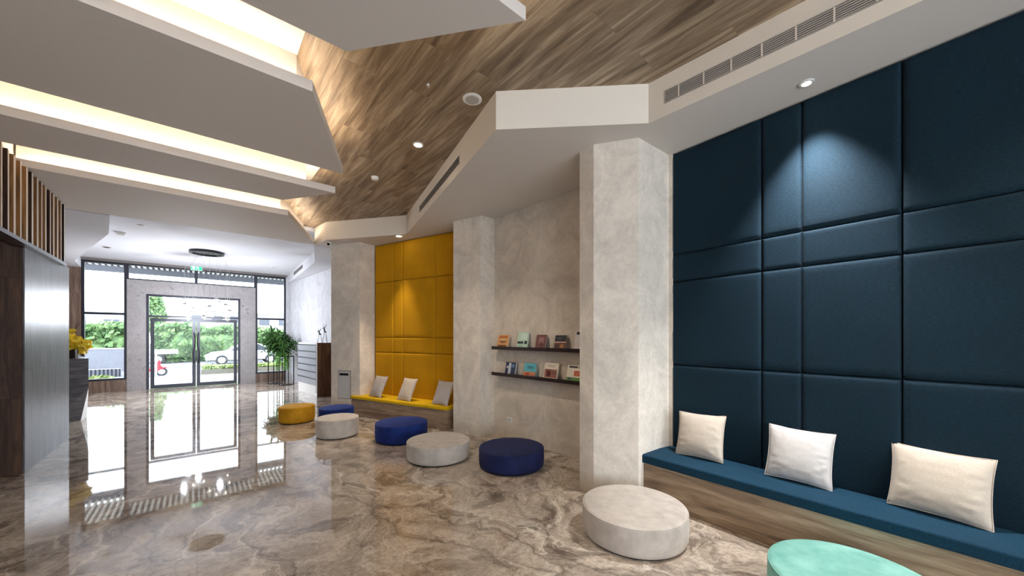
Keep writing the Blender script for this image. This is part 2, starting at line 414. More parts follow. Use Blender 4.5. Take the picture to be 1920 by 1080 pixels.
struct('wall_back', bm, M['plaster'])
for k, (x0, x1) in enumerate(((-3.9, -1.2), (-1.2, 1.5), (1.5, 4.2))):  # unseen rear windows, made large to bring in daylight from behind
    bm = B(); f = 0.05
    box(bm, x0, x1, -5.32, -5.26, 0, f); box(bm, x0, x1, -5.32, -5.26, 3.4-f, 3.4); box(bm, x0, x0+f, -5.32, -5.26, f, 3.4-f); box(bm, x1-f, x1, -5.32, -5.26, f, 3.4-f)
    w_ = struct('window_%d' % (k+5), bm, M['frame_metal'])
    bm = B(); box(bm, x0+f, x1-f, -5.295, -5.285, f, 3.4-f); link('pane', bm, M['glass'], w_)

# slatted screen above the opening
Zs0, Zs1 = H_OPEN-0.005, H_SOF-0.01
scr = thing('slatted_screen', 'vertical timber slat screen hanging above the opening on the left', 'screen', (-1.62, 8.4, H_OPEN))
bm = B(); box(bm, 0, 0.015, -13.4, 0.02, -0.05, 0.84); link('backing_board', bm, M['cream'], scr)
bm = B(); box(bm, 0, 0.15, -13.4, 0.02, -0.05, -0.005); link('bottom_rail', bm, M['espresso'], scr)
prng = random.Random(3)
y = -0.05; k = 0
while y > -4.2:
    wd = prng.choice((0.04, 0.05, 0.06))
    bm = B(); box(bm, 0.015, 0.145, y-wd, y, -0.005, 0.835)
    so = link('slat', bm, [M['slat_wood'] if k % 4 else M['wood_dark'], M['cream']], scr)
    for p_ in so.data.polygons: p_.material_index = 1 if p_.normal.x > .9 else 0  # timber front edges coloured cream to paint in the light they catch
    y -= wd + prng.uniform(0.10, 0.15); k += 1

# ------------------------------------------------------------------ ceilings
bm = B(); box(bm, -4.8, 6.1, -5.3, 8.62, H_CEIL, H_CEIL+0.12); struct('ceiling', bm, M['white'])
bm = B(); box(bm, -3.25, 6.1, 8.62, YG+.1, H_FOY, H_CEIL+.12); struct('ceiling_foyer', bm, M['cool_white'])
bm = B(); prism(bm, [(.62, -5.2), (.62, 3.62), (1.27, 5.0), (1.27, 6.0), (1.02, 6.7), (1.02, 8.6), (3.6, 8.6), (5.8, 8.6), (5.8, -5.2)], H_CEIL-0.012, H_CEIL)
struct('ceiling_wood', bm, M['wood_ceiling'])

S0 = at(590, 459, H_SOF); S1 = at(611, 450, H_SOF); S2 = at(762, 439, H_SOF); S3 = at(930, 243, H_SOF); S4 = at(1216, 231, H_SOF); S5 = at(1732, 0, H_SOF)
S6 = ext(S4, S5, 5.6)
bm = B(); prism(bm, [S0, S1, S2, S3, S4, S6, (5.9, S6[1]), (5.9, S0[1])], H_SOF, H_CEIL-0.012)
sof = struct('ceiling_soffit', bm, M['cream'])
for p in sof.data.polygons: p.material_index = 0
sof.data.materials.append(M['white'])
for p in sof.data.polygons:
    if p.normal.z < -0.9: p.material_index = 1
S7 = at(590, 492, H_SOF); S8 = at(538, 533, H_SOF)
bm = B(); prism(bm, [(S0[0], 8.62), S7, (S8[0], YG), (5.9, YG), (5.9, 8.62)], H_SOF, H_FOY)
struct('ceiling_soffit_foyer', bm, M['cool_white'])
L1, L2, L3 = at(204, 402, H_SOF), at(204, 438, H_SOF), at(140, 488, H_SOF)
bm = B(); prism(bm, [(-3.05, 8.64), (L1[0], 8.64), L2, L3, (L3[0]-.1, YG), (-3.05, YG)], H_SOF, H_FOY)
struct('ceiling_soffit_reception', bm, M['cool_white'])

# suspended slabs with cove lights
def offset_poly(pts, ds):
    """ccw polygon moved inward, ds[i] for the edge i -> i+1"""
    n = len(pts); ln = []
    for i in range(n):
        a, b = Vector(pts[i]), Vector(pts[(i+1)%n]); d = (b-a).normalized(); nn = Vector((-d.y, d.x))
        ln.append((a+nn*ds[i], d))
    out = []
    for i in range(n):
        (p, d), (q, e) = ln[i-1], ln[i]
        den = d.x*e.y-d.y*e.x
        tt = ((q.x-p.x)*e.y-(q.y-p.y)*e.x)/den
        out.append((p.x+d.x*tt, p.y+d.y*tt))
    return out
def slab(near, far, label):
    XL = -1.60
    pts = [(XL, near[1]), near, far, (XL, far[1])]
    sl = thing('ceiling_slab', label, 'ceiling panel', (0, 0, H_SOF), 0, 'suspended ceiling slabs')
    bm = B(); th, lip = 0.03, 0.085
    inn = offset_poly(pts, (0.02, 0.02, 0.02, 0.0))
    A = [bm.verts.new((x, y_, 0)) for x, y_ in pts]; T = [bm.verts.new((x, y_, lip)) for x, y_ in pts]
    I = [bm.verts.new((x, y_, lip)) for x, y_ in inn]; J = [bm.verts.new((x, y_, th)) for x, y_ in inn]
    bm.faces.new(A[::-1]); bm.faces.new(J)
    for i in range(4):
        j = (i+1) % 4
        bm.faces.new((A[i], A[j], T[j], T[i])); bm.faces.new((T[i], T[j], I[j], I[i])); bm.faces.new((I[i], I[j], J[j], J[i]))
    link('slab_panel', bm, M['white'], sl)
    pl = offset_poly(pts, (0.20, 0.15, 0.20, 0.0))
    bm = B(); prism(bm, pl, th, H_CEIL-H_SOF+.003); link('plinth', bm, M['white'], sl)
    s0 = offset_poly(pts, (0.08, 0.07, 0.06, 0.05)); s1 = offset_poly(pts, (0.115, 0.095, 0.1, 0.05))
    bm = B(); z0, z1 = th, th+0.02
    prism(bm, [s0[0], s0[1], s1[1], s1[0]], z0, z1)
    prism(bm, [s0[1], s0[2], s1[2], s1[1]], z0, z1)
    link('led_strip', bm, M['led'], sl)
    return sl
slab((1.525, 1.654), (0.77, 2.62), 'nearest suspended white ceiling slab with a pointed corner, overhead')
slab((0.69, 3.225), (1.313, 4.62), 'widest suspended white ceiling slab, second from the camera')
slab((1.41, 5.31), (0.918, 6.06), 'narrow suspended white ceiling slab, third from the camera')
slab((1.10, 6.78), (1.877, 8.58), 'farthest suspended white ceiling slab, at the edge of the foyer')
slab((0.70, -1.6), (1.45, 0.9), 'added unseen ceiling slab behind the camera, for its cove fill light')  # unseen slab, added so its cove strip gives fill light

# ================================================================== entrance glazing
def gx(px): u = (px-CX)/F; return YG*(sn+u*cs)/(cs-u*sn)
def gz(px, py): return hz((gx(px), YG), py)
FD = 0.10                                  # frame depth
def frame_rect(bm, x0, x1, z0, z1, f, y0=YG, y1=YG+FD):
    box(bm, x0, x1, y0, y1, z0, z0+f); box(bm, x0, x1, y0, y1, z1-f, z1)
    box(bm, x0, x0+f, y0, y1, z0+f, z1-f); box(bm, x1-f, x1, y0, y1, z0+f, z1-f)
xL, xA, xB, xC, xD = gx(152), gx(238), gx(274), gx(450.5), gx(479)
xR = gx(536); xM = gx(368)
zTop = H_FOY-0.07
zLint = gz(240, 523.5); zDoorTop = gz(272, 551); zSillL = gz(236, 712); zSillR = gz(480, 701)
zTr1 = gz(236, 588.5); zTr2 = gz(481, 597.5)
bm = B(); box(bm, -3.25, xL, YG, YG+.15, 0, H_FOY); struct('wall_front', bm, M['wood_foyer'])
bm = B(); box(bm, xR, 6.1, YG, YG+.15, 0, H_FOY); struct('wall_front_right', bm, M['plaster_cool'])
bm = B(); box(bm, xL, xA, YG-.01, YG+.14, 0, zSillL); struct('wall_below_window', bm, M['wood_foyer'])
bm = B(); box(bm, xD, xR, YG-.01, YG+.14, 0, zSillR); struct('wall_below_window.001', bm, M['wood_foyer'])
bm = B(); box(bm, xL-.02, xR+.02, YG-.05, YG+.14, zTop, H_FOY); struct('trim_2', bm, M['taupe_metal'])
def window(name, x0, x1, z0, z1, ztr=None, f=0.055):
    bm = B(); frame_rect(bm, x0, x1, z0, z1, f)
    if ztr: box(bm, x0+f, x1-f, YG, YG+FD, ztr-.03, ztr+.03)
    w_ = struct(name, bm, M['frame_metal'])
    if ztr:
        for a, b in ((z0+f, ztr-.03), (ztr+.03, z1-f)):
            bm = B(); box(bm, x0+f, x1-f, YG+.045, YG+.055, a, b); link('pane', bm, M['glass'], w_)
    else:
        bm = B(); box(bm, x0+f, x1-f, YG+.045, YG+.055, z0+f, z1-f); link('pane', bm, M['glass'], w_)
window('window_1', xL, xA, zSillL, zTop, zTr1, 0.06)
window('window_2', xD, xR, zSillR, zTop, zTr2, 0.06)
window('window_3', xA, xM, zLint, zTop, None, 0.04)
window('window_4', xM, xD, zLint, zTop, None, 0.04)
bm = B()
box(bm, xA, xB, YG-.04, YG+.2, 0, zLint); box(bm, xC, xD, YG-.04, YG+.2, 0, zLint); box(bm, xB, xC, YG-.04, YG+.2, zDoorTop, zLint)
o = struct('trim_3', bm, M['breccia']); o['label'] = 'grey mottled stone surround of the glass entrance doors'
bm = B(); f = 0.06; zBar = gz(275, 592.5)
box(bm, xB, xC, YG, YG+FD, zDoorTop-f, zDoorTop); box(bm, xB, xB+f, YG, YG+FD, 0, zDoorTop-f); box(bm, xC-f, xC, YG, YG+FD, 0, zDoorTop-f)
box(bm, xB+f, xC-f, YG, YG+FD, zBar-.03, zBar+.03)
df = struct('door_frame', bm, M['frame_metal'])
bm = B(); box(bm, xB+f, xC-f, YG+.045, YG+.055, zBar+.03, zDoorTop-f); link('transom_pane', bm, M['glass'], df)
def door(name, x0, x1, hs):
    zt = zBar-0.06; s, top, bot = 0.085, 0.09, 0.12
    bm = B(); y0, y1 = YG+.02, YG+.075
    box(bm, x0, x0+s, y0, y1, 0.01, zt); box(bm, x1-s, x1, y0, y1, 0.01, zt); box(bm, x0+s, x1-s, y0, y1, zt-top, zt); box(bm, x0+s, x1-s, y0, y1, 0.01, bot)
    d = struct(name, bm, M['frame_metal'])
    bm = B(); box(bm, x0+s, x1-s, y0+.02, y1-.02, bot, zt-top); link('pane', bm, M['glass'], d)
    hx = (x1-s/2) if hs > 0 else (x0+s/2)
    bm = B(); pts = [(hx, YG+.02, 0.75), (hx, YG-.04, 0.78)]
    for q in range(13):
        a = q/12; pts.append((hx - hs*0.03*math.sin(a*PI*2), YG-.045, 0.80+a*0.9))
    pts += [(hx, YG+.02, 1.72)]
    tube(bm, pts, 0.016, 8); link('door_handle', bm, M['black_metal'], d, smooth=True)
door('door_1', xB+f+.03, xM-.012, 1); door('door_2', xM+.012, xC-f-.03, -1)

# exit sign
ex = thing('exit_sign', 'small glowing green exit sign above the clerestory mullion', 'sign', (gx(368.5), YG-.09, gz(368.5, 503)))
bm = B(); box(bm, -.14, .14, -.03, .03, -.085, .085); link('housing', bm, M['plastic_white'], ex)
bm = B(); box(bm, -.13, .13, -.036, -.03, -.075, .075); link('lit_face', bm, M['exit_green'], ex)
bm = B()
box(bm, -.10, -.04, -.039, -.036, -.05, .05); box(bm, .03, .045, -.039, -.036, .03, .045); box(bm, .0, .05, -.039, -.036, -.01, .02); box(bm, -.01, .01, -.039, -.036, -.05, -.01); box(bm, .04, .07, -.039, -.036, -.045, -.025)
link('running_figure_mark', bm, M['exit_white'], ex)

# ================================================================== upholstered walls
def padded_wall(name, label, P, Q, xs, zs, m, y0=-0.045):
    """front faces on the plan line P-Q; local x from P, room side is +y"""
    rz = rot_of(P, Q); r = thing(name, label, 'wall panel', (P[0], P[1], 0), rz)
    bm = B(); box(bm, xs[0], xs[-1], y0, y0+.01, zs[0], zs[-1]); link('backing', bm, M['shadow_gap'], r)
    for i in range(len(xs)-1):
        for j in range(len(zs)-1):
            a, b, c, d = xs[i], xs[i+1], zs[j], zs[j+1]
            bm = B(); nxx, nzz = 16, 16
            gv = {}
            for ii in range(nxx+1):
                for jj in range(nzz+1):
                    # denser samples near the edges
                    s = 0.5-0.5*math.cos(PI*ii/nxx); q = 0.5-0.5*math.cos(PI*jj/nzz)
                    X = a+.002+(b-a-.004)*s; Z = c+.002+(d-c-.004)*q
                    e = min(X-a, b-X, Z-c, d-Z)
                    k = min(1.0, max(0.0, (e-.002)/0.024)); hgt = math.sqrt(max(0, 1-(1-k)**2))
                    gv[ii, jj] = bm.verts.new((X, y0+.012+(0-y0-.012)*(0.35+0.65*hgt), Z))
            for ii in range(nxx):
                for jj in range(nzz):
                    bm.faces.new((gv[ii,jj], gv[ii,jj+1], gv[ii+1,jj+1], gv[ii+1,jj]))
            link('padded_tile', bm, m, r, smooth=True)
    return r
P = WN
xs = [dist(P, on(px, WN, W1)) for px in (1691, 1502.5, 1427.5)]
xs = [0.0, xs[0]-2.3-1.0 if xs[0] > 3.4 else 0.6, xs[0]-2.3, xs[0]-1.15] + xs + [dist(P, W1)-.003]
xs = sorted(x for x in xs if x >= 0)
padded_wall('upholstered_wall_panel', 'tall dark teal padded fabric wall behind the long teal bench', WN, W1, xs, [0.40, 1.304, 2.175, 2.46, H_SOF-.005], M['navy_fabric'])
P = Y1; L = dist(Y1, Y2)
xs = [-.25] + [dist(P, on(px, Y1, Y2)) for px in (815, 754.5, 737)] + [L-.003]
padded_wall('upholstered_wall_panel', 'mustard yellow padded fabric wall in the far alcove', Y1, Y2, xs, [0.34, hz(Y2, 660), hz(Y2, 633), hz(Y2, 531), H_SOF-.005], M['mustard'])

# ================================================================== benches
def bench(name, label, P, Q, zw, zs, dback, m, L0=0.0):
    """front line P (near) - Q (far); body behind the line (local -y)"""
    rz = rot_of(P, Q); L = dist(P, Q); r = thing(name, label, 'bench', (P[0], P[1], 0), rz)
    bm = B(); prism(bm, [(0, -.015), (L, -.015), (L+dback[1][0], -dback[1][1]), (dback[0][0], -dback[0][1])], 0, zw); link('base', bm, M['wood_bench'], r)
    bm = B(); prism(bm, [(-.005, .01), (L, .01), (L+dback[1][0], -dback[1][1]), (dback[0][0]-.005, -dback[0][1])], zw+.002, zs)
    es = [e for e in bm.edges if all(v.co.z > zs-1e-4 for v in e.verts) or abs(e.verts[0].co.z-e.verts[1].co.z) > .01 or all(v.co.y > 0 for v in e.verts)]
    bmesh.ops.bevel(bm, geom=es, offset=0.02, segments=4, profile=0.6, affect='EDGES')
    link('seat_pad', bm, m, r, smooth=False)
    return r
Z_SEAT = 0.445
B1 = at(1196, 865, 0.36); B0 = at(1920, 1074, 0.36); B00 = ext(B1, B0, 3.0)
def local(P, Q, p):
    L = dist(P, Q); dx, dy = (Q[0]-P[0])/L, (Q[1]-P[1])/L
    return ((p[0]-P[0])*dx+(p[1]-P[1])*dy, -(p[0]-P[0])*dy+(p[1]-P[1])*dx)
n_, f_ = local(B00, B1, on(1920, WN, W1)), local(B00, B1, W1)
slope = (f_[1]-n_[1])/(f_[0]-n_[0]); yb0 = n_[1]-slope*n_[0]
bench('lounge_bench', 'long built-in bench with deep teal seat pad on wood base, along the right', B00, B1, 0.36, Z_SEAT,
      ((0.0, -yb0), (f_[0]-dist(B00, B1)-.01, -f_[1])), M['teal_seat'])
Yn, Yf = at(837, 807, 0.0), at(660, 742, 0.395)
Yf = on(660, C3a, C3b); Yf = (Yf[0]-.03, Yf[1]-.02)
n_, f_ = local(Yn, Yf, Y1), local(Yn, Yf, Y2)
r = bench('lounge_bench', 'short built-in bench with bright yellow seat pad in the far alcove', Yn, Yf, 0.335, 0.395,
      ((0.02, -n_[1]), (0.0, -f_[1]) if False else (f_[0]-dist(Yn, Yf), -f_[1])), M['yellow_seat'])

# ------------------------------------------------------------------ cushions
def pillow_bm(wd, ht, th, seed):
    bm = B(); n = 28; rng = random.Random(seed); o3 = Vector((rng.random()*50, rng.random()*50, 0))
    for side in (1, -1):
        gv = {}
        for i in range(n+1):
            for j in range(n+1):
                s, q = -1+2*i/n, -1+2*j/n
                pin = 1-0.07*(1-abs(q)**2.2)*abs(s)**3; pin2 = 1-0.06*(1-abs(s)**2.2)*abs(q)**3
                x = s*wd/2*pin; z = q*ht/2*pin2
                pr = max(0, (1-abs(s)**2.4)*(1-abs(q)**2.4))
                y_ = th/2*pr**0.62
                edge = 1-abs(1-2*min(1, pr*1.2))
                wr = noise.noise(Vector((x*18, z*34, side))+o3)*0.012 + noise.noise(Vector((x*50, z*22, side))+o3)*0.005
                y_ += wr*(.45+.5*max(0, s)*max(0, -q+.4))*(0.3+edge)*min(1, pr*3)
                y_ = max(y_, 0.0)
                gv[i, j] = bm.verts.new((x, -y_*side, z + (0.008*noise.noise(Vector((x*9, side, 3))+o3) if abs(q) == 1 else 0)))
        for i in range(n):
            for j in range(n):
                f = (gv[i,j], gv[i+1,j], gv[i+1,j+1], gv[i,j+1])
                bm.faces.new(f if side > 0 else f[::-1])
    bmesh.ops.remove_doubles(bm, verts=bm.verts, dist=1e-4)
    return bm
def cushion(label, pl, pr, zs, m, seed, wd=.43, ht=.42, th=.15, tilt=20, turn=0, roll=0, group=None, out=0.05):
    c = lerp(pl, pr, .5); rz = rot_of(pl, pr)+math.radians(turn)
    c = (c[0]+math.sin(rz)*out, c[1]-math.cos(rz)*out)
    r = thing('cushion', label, 'cushion', (c[0], c[1], zs+.004), rz, group)
    o = link('cushion_cover', pillow_bm(wd, ht, th, seed), m, r, smooth=True)
    o.rotation_euler = (-math.radians(tilt), math.radians(roll), 0); 
    o.location = (0, math.sin(math.radians(tilt))*ht/2, math.cos(math.radians(tilt))*ht/2)
    bm = B(); pts = []
    for k in range(57):
        a = k/56*4; sd = int(a) % 4; q = (a-int(a))*2-1
        e = 1-0.06*(1-abs(q)**2.2)
        s, zz = [(q, -e), (e, q), (-q, e), (-e, -q)][sd]
        pts.append((s*wd/2, 0, zz*ht/2))
    tube(bm, pts, 0.0035, 6); o2 = link('piping', bm, m, r, smooth=True)
    o2.rotation_euler = o.rotation_euler; o2.location = o.location
    return r
G1 = 'scatter cushions on the teal bench'
cushion('cream square cushion on the teal bench nearest the grey column', at(1268, 847, Z_SEAT), at(1361, 869, Z_SEAT), Z_SEAT, M['pillow_cream'], 1, roll=-1.5, tilt=15, group=G1)
cushion('silvery white square cushion in the middle of the teal bench', at(1436, 888, Z_SEAT), at(1566, 919, Z_SEAT), Z_SEAT, M['pillow_white'], 2, roll=1, tilt=15, group=G1)
cushion('beige square cushion on the teal bench nearest the camera', at(1668, 942, Z_SEAT), at(1866, 994, Z_SEAT), Z_SEAT, M['pillow_cream'], 3, roll=1, tilt=15, wd=.45, group=G1)
G2 = 'scatter cushions on the yellow bench'
def yc(label, px, py, m, seed):
    c = at(px, py, 0.395); a = rot_of(Y2, Y1)
    l = (c[0]-math.cos(a)*.2, c[1]-math.sin(a)*.2); r_ = (c[0]+math.cos(a)*.2, c[1]+math.sin(a)*.2)
    cushion(label, l, r_, 0.395, m, seed, wd=.40, ht=.44, th=.12, tilt=24, turn=-6, group=G2, out=.13)
yc('grey cushion at the far left end of the yellow bench', 713, 743, M['pillow_grey'], 4)
yc('cream cushion in the middle of the yellow bench', 767, 749.5, M['pillow_cream'], 5)
yc('grey cushion on the yellow bench, half hidden by the column', 834, 757.5, M['pillow_grey'], 6)

# ================================================================== ottomans
def ottoman(label, px, d, r_, h_, m, group='round ottomans'):
    x, y_ = depth_xy(px, d)
    t = thing('ottoman', label, 'ottoman', (x, y_, 0), random.random()*6, group)
    e = 0.03; prof = [(0, 0.012), (r_-.03, 0.012), (r_-.012, 0.02), (r_-.004, 0.045)]
    prof += [(r_, h_*.5), (r_-.002, h_-e)]
    prof += [(r_-e*(1-math.cos(a*PI/2/5)), h_-e+e*math.sin(a*PI/2/5)) for a in range(1, 6)]
    prof += [(r_*.75, h_+.004), (r_*.4, h_+.007), (0, h_+.008)]
    bm = B(); lathe(bm, prof, 96)
    link('upholstered_body', bm, m, t, smooth=True)
    bm = B(); tube(bm, [((r_-.006)*math.cos(2*PI*k/96), (r_-.006)*math.sin(2*PI*k/96), h_-.012) for k in range(97)], .004, 6, cap=False)
    link('seam_piping', bm, m, t, smooth=True)
    bm = B(); lathe(bm, [(0, 0), (r_-.035, 0), (r_-.035, .02), (0, .02)], 64); link('base_disc', bm, M['shadow_gap'], t)
    return t
ottoman('large off white velvet ottoman in front of the teal bench', 1188, 3.00, .41, .24, M['velvet_white'])
ottoman('pale mint green ottoman nearest the camera, cut off by the frame', CX+F*math.tan(math.radians(43)), 2.08, .41, .24, M['velvet_teal'])
ottoman('dark navy ottoman in front of the book shelf wall', 959, 4.58, .405, .24, M['velvet_navy'])
ottoman('off white ottoman between the two dark blue ottomans', 822, 4.88, .41, .24, M['velvet_white'])
ottoman('royal blue ottoman in front of the yellow bench', 753, 5.75, .395, .275, M['velvet_blue'])
ottoman('small greige drum ottoman overlapping a blue one', 633, 5.97, .32, .30, M['velvet_white'])
ottoman('small royal blue ottoman half hidden behind the greige drum ottoman', 631, 6.80, .30, .30, M['velvet_blue'])
ottoman('small mustard yellow ottoman, farthest left of all', 557, 6.95, .305, .30, M['velvet_mustard'])

# ================================================================== shelves and books
RL = dist(R1, R2); rzR = rot_of(R1, R2)            # local x from R1 (near) to R2 (far); room side +y
def rl(px, offy):                                   # local x on the line offset into the room
    nx_, ny_ = -math.sin(rzR), math.cos(rzR)
    A = (R1[0]+nx_*offy, R1[1]+ny_*offy); Bp = (R2[0]+nx_*offy, R2[1]+ny_*offy)
    p = on(px, A, Bp); return local(R1, R2, p)[0], p
xs_, ps_ = rl(1084, .13); zU = hz(ps_, 655.5)
zL = hz(ps_, 716.5)
def shelf(label, z):
    x1, _ = rl(921.8, .13)
    t = thing('wall_shelf', label, 'shelf', (R1[0], R1[1], z-.04), rzR, 'book ledges')
    bm = B(); box(bm, -.35, min(x1, RL-.002), 0, .13, 0, .035); link('board', bm, M['espresso'], t)
    bm = B(); box(bm, -.35, min(x1, RL-.002), .118, .13, .035, .05); link('front_lip', bm, M['espresso'], t)
    return z-.005
zU2 = shelf('upper dark book ledge on the recessed plaster wall', zU)
zL2 = shelf('lower dark book ledge on the recessed plaster wall', zL)
ink = {}
def cm(c):
    if c not in ink: ink[c] = new_mat('print %d %d %d' % c, 0.5, srgb(*c))[0]
    return ink[c]
def book(label, pxl, pxr, ytop, z, base, blocks, spine=(60,50,45)):
    xa, pa = rl(pxl, .09); xb, pb = rl(pxr, .09)
    wd = xa-xb; h_ = (hz(lerp(pa, pb, .5), ytop)-z)
    c = local(R1, R2, lerp(pa, pb, .5))[0]
    t_ = random.uniform(.018, .032)
    nx_, ny_ = -math.sin(rzR), math.cos(rzR); dx, dy = math.cos(rzR), math.sin(rzR)
    t = thing('book', label, 'book', (R1[0]+dx*c+nx_*.085, R1[1]+dy*c+ny_*.085, z-.002+.001), rzR+PI, 'books on the ledges')
    tl = math.radians(12); Rm = Matrix.Rotation(tl, 4, 'X')
    # local: x to the right as seen, -y to the viewer
    def done(o): o.rotation_euler = (-tl, 0, 0)
    bm = B(); box(bm, -wd/2, wd/2, -.002, 0, 0, h_); box(bm, -wd/2, wd/2, t_, t_+.002, 0, h_); box(bm, -wd/2-.002, -wd/2, -.002, t_+.002, 0, h_)
    done(link('cover', bm, cm(base), t))
    bm = B(); box(bm, -wd/2, wd/2-.004, .0005, t_-.0005, .003, h_-.003); done(link('page_block', bm, M['page'], t))
    cols = sorted({b[4] for b in blocks}); bm = B()
    for x0, x1, z0, z1, cc in blocks:
        box(bm, -wd/2+wd*x0, -wd/2+wd*x1, -.003, -.002, h_*z0, h_*z1, cols.index(cc))
    done(link('cover_print', bm, [cm(c_) for c_ in cols], t))
book('tan orange paperback, first from the left on the upper ledge', 931, 951, 627.5, zU2, (214,160,104), [(.1,.9,.75,.92,(186,110,60)), (.2,.8,.45,.52,(90,50,40)), (.3,.7,.36,.41,(90,50,40)), (.1,.85,.08,.2,(120,76,50)), (.3,.8,.55,.65,(232,196,150))])
book('pale mint paperback with dark band, second on the upper ledge', 968, 987, 622, zU2, (186,214,196), [(.03,.6,.27,.42,(34,44,42)), (.7,.97,.25,.45,(40,52,50)), (.3,.9,.55,.9,(206,228,214)), (.1,.6,.08,.2,(160,196,160))])
book('maroon paperback in the middle of the upper ledge', 1003, 1021, 627, zU2, (104,54,52), [(.25,.85,.15,.85,(148,100,100)), (.35,.7,.55,.75,(186,146,140)), (.3,.8,.2,.4,(124,74,70))])
book('black and brown book with pink stripe, fourth on the upper ledge', 1038, 1059, 628, zU2, (90,58,44), [(.0,1,.56,1,(36,36,40)), (.1,.6,.7,.85,(70,76,84)), (.0,1,.46,.54,(226,172,164)), (.5,.85,.1,.36,(176,116,64))])
book('white book with black dots, at the right end of the upper ledge', 1075, 1098, 619.5, zU2, (214,206,208), [(.1,.45,.8,.95,(24,22,24)), (.45,.65,.38,.48,(30,26,28)), (.6,.9,.6,.75,(24,22,24))])
book('navy and white paperback, first from the left on the lower ledge', 946, 964, 679, zL2, (44,54,84), [(.3,.55,.05,.95,(206,214,226)), (.1,.35,.5,.7,(214,206,210)), (.6,.9,.6,.85,(96,130,176))])
book('turquoise book with orange photo, second on the lower ledge', 980, 1002, 681, zL2, (86,176,186), [(.0,1,.0,.36,(214,120,74)), (.2,.5,.1,.3,(150,44,34)), (.55,.95,.02,.14,(238,216,190)), (.3,.8,.7,.78,(40,110,130)), (.3,.8,.6,.66,(40,110,130))])
book('large cream book with brown photo, third on the lower ledge', 1018, 1043.5, 680, zL2, (226,214,198), [(.05,.95,.08,.6,(150,88,70)), (.2,.5,.15,.5,(110,46,36)), (.55,.9,.3,.55,(196,160,140)), (.2,.8,.8,.84,(170,158,146)), (.3,.7,.73,.76,(170,158,146))])
book('white book with an orange circle and green border on the lower ledge', 1061, 1093, 684.5, zL2, (232,224,208), [(.0,1,.0,.24,(110,150,66)), (.1,.3,.1,.22,(70,100,150)), (.42,.78,.34,.66,(214,102,70)), (.5,.7,.42,.58,(236,170,140)), (.1,.6,.82,.94,(60,56,60)), (.65,.95,.8,.95,(120,150,90))])

# power outlet on the recess wall
xo, po = rl(955, 0.0)
ou = thing('power_outlet', 'small white power outlet low on the recessed plaster wall', 'outlet', (po[0], po[1], hz(po, 787)), rzR)
bm = B(); box(bm, -.06, .06, 0, .008, -.037, .037, bev=.003); link('cover_plate', bm, M['plastic_white'], ou)
for sx in (-.025, .025):
    bm = B(); box(bm, sx-.014, sx+.014, .0075, .0095, -.018, .018); so = link('socket', bm, M['grey_door'], ou)
    bm = B()
    for q in (-.005, .005): box(bm, sx+q-.0012, sx+q+.0012, .0095, .0100, -.007, .007)
    link('slots', bm, M['shadow_gap'], so)

# access hatch on the third column
rzc = rot_of(C3a, C3b)
h0, h1 = on(657.5, C3a, C3b), on(634, C3a, C3b)
ha = thing('access_hatch', 'pale access hatch with a black letter slot in the third column', 'hatch', (h0[0], h0[1], 0), rzc)
wd = dist(h0, h1); za, zb = hz(h1, 747), hz(h1, 694.5)
bm = B(); box(bm, 0, wd, 0, .006, za, zb); link('frame', bm, M['shadow_gap'], ha)
bm = B(); box(bm, .008, wd-.008, .004, .012, za+.008, zb-.008); link('hatch_door', bm, M['grey_door'], ha)
bm = B(); box(bm, wd*.15, wd*.85, .011, .016, hz(h1, 703.5), hz(h1, 699.5)); link('letter_slot', bm, M['shadow_gap'], ha)

# ================================================================== foyer furniture
# mailbox cabinet
K1 = at(595, 745, 0.0); K2 = ext((0, 0), on(551, FW1, FW2), 0)
rzm = rot_of(FW1, FW2)
L_m = 1.75
kd = (math.cos(rzm), math.sin(rzm)); kn = (kd[1], -kd[0])
mb = thing('mailbox_cabinet', 'walnut ended mailbox cabinet with grey letter drawers against the foyer wall', 'cabinet', (K1[0], K1[1], 0), rzm)
zc = hz(K1, 643)
kdepth = 0.34
bm = B(); box(bm, 0, .05, -kdepth, 0, 0, zc); link('end_panel', bm, M['walnut'], mb)
bm = B(); box(bm, .05, L_m, -kdepth, -.02, 0, zc-.002); link('cabinet_body', bm, M['plastic_white'], mb)
bm = B(); box(bm, .0, .035, 0, .012, 0.02, zc); link('edge_trim', bm, M['plastic_white'], mb)
zr = [0.28 + (zc-.06-.28)*k/6 for k in range(7)]
for k in range(6):
    bm = B(); box(bm, .08, L_m-.02, -.02, -.002, zr[k]+.008, zr[k+1]-.008); link('drawer_front', bm, M['concrete'], mb)
    bm = B(); box(bm, .08, L_m-.02, -.004, .008, zr[k+1]-.014, zr[k+1]+.014); link('drawer_rail', bm, M['black_metal'], mb)
bm = B(); box(bm, .06, .085, -.004, .010, .1, zc-.03); link('corner_post', bm, M['black_metal'], mb)

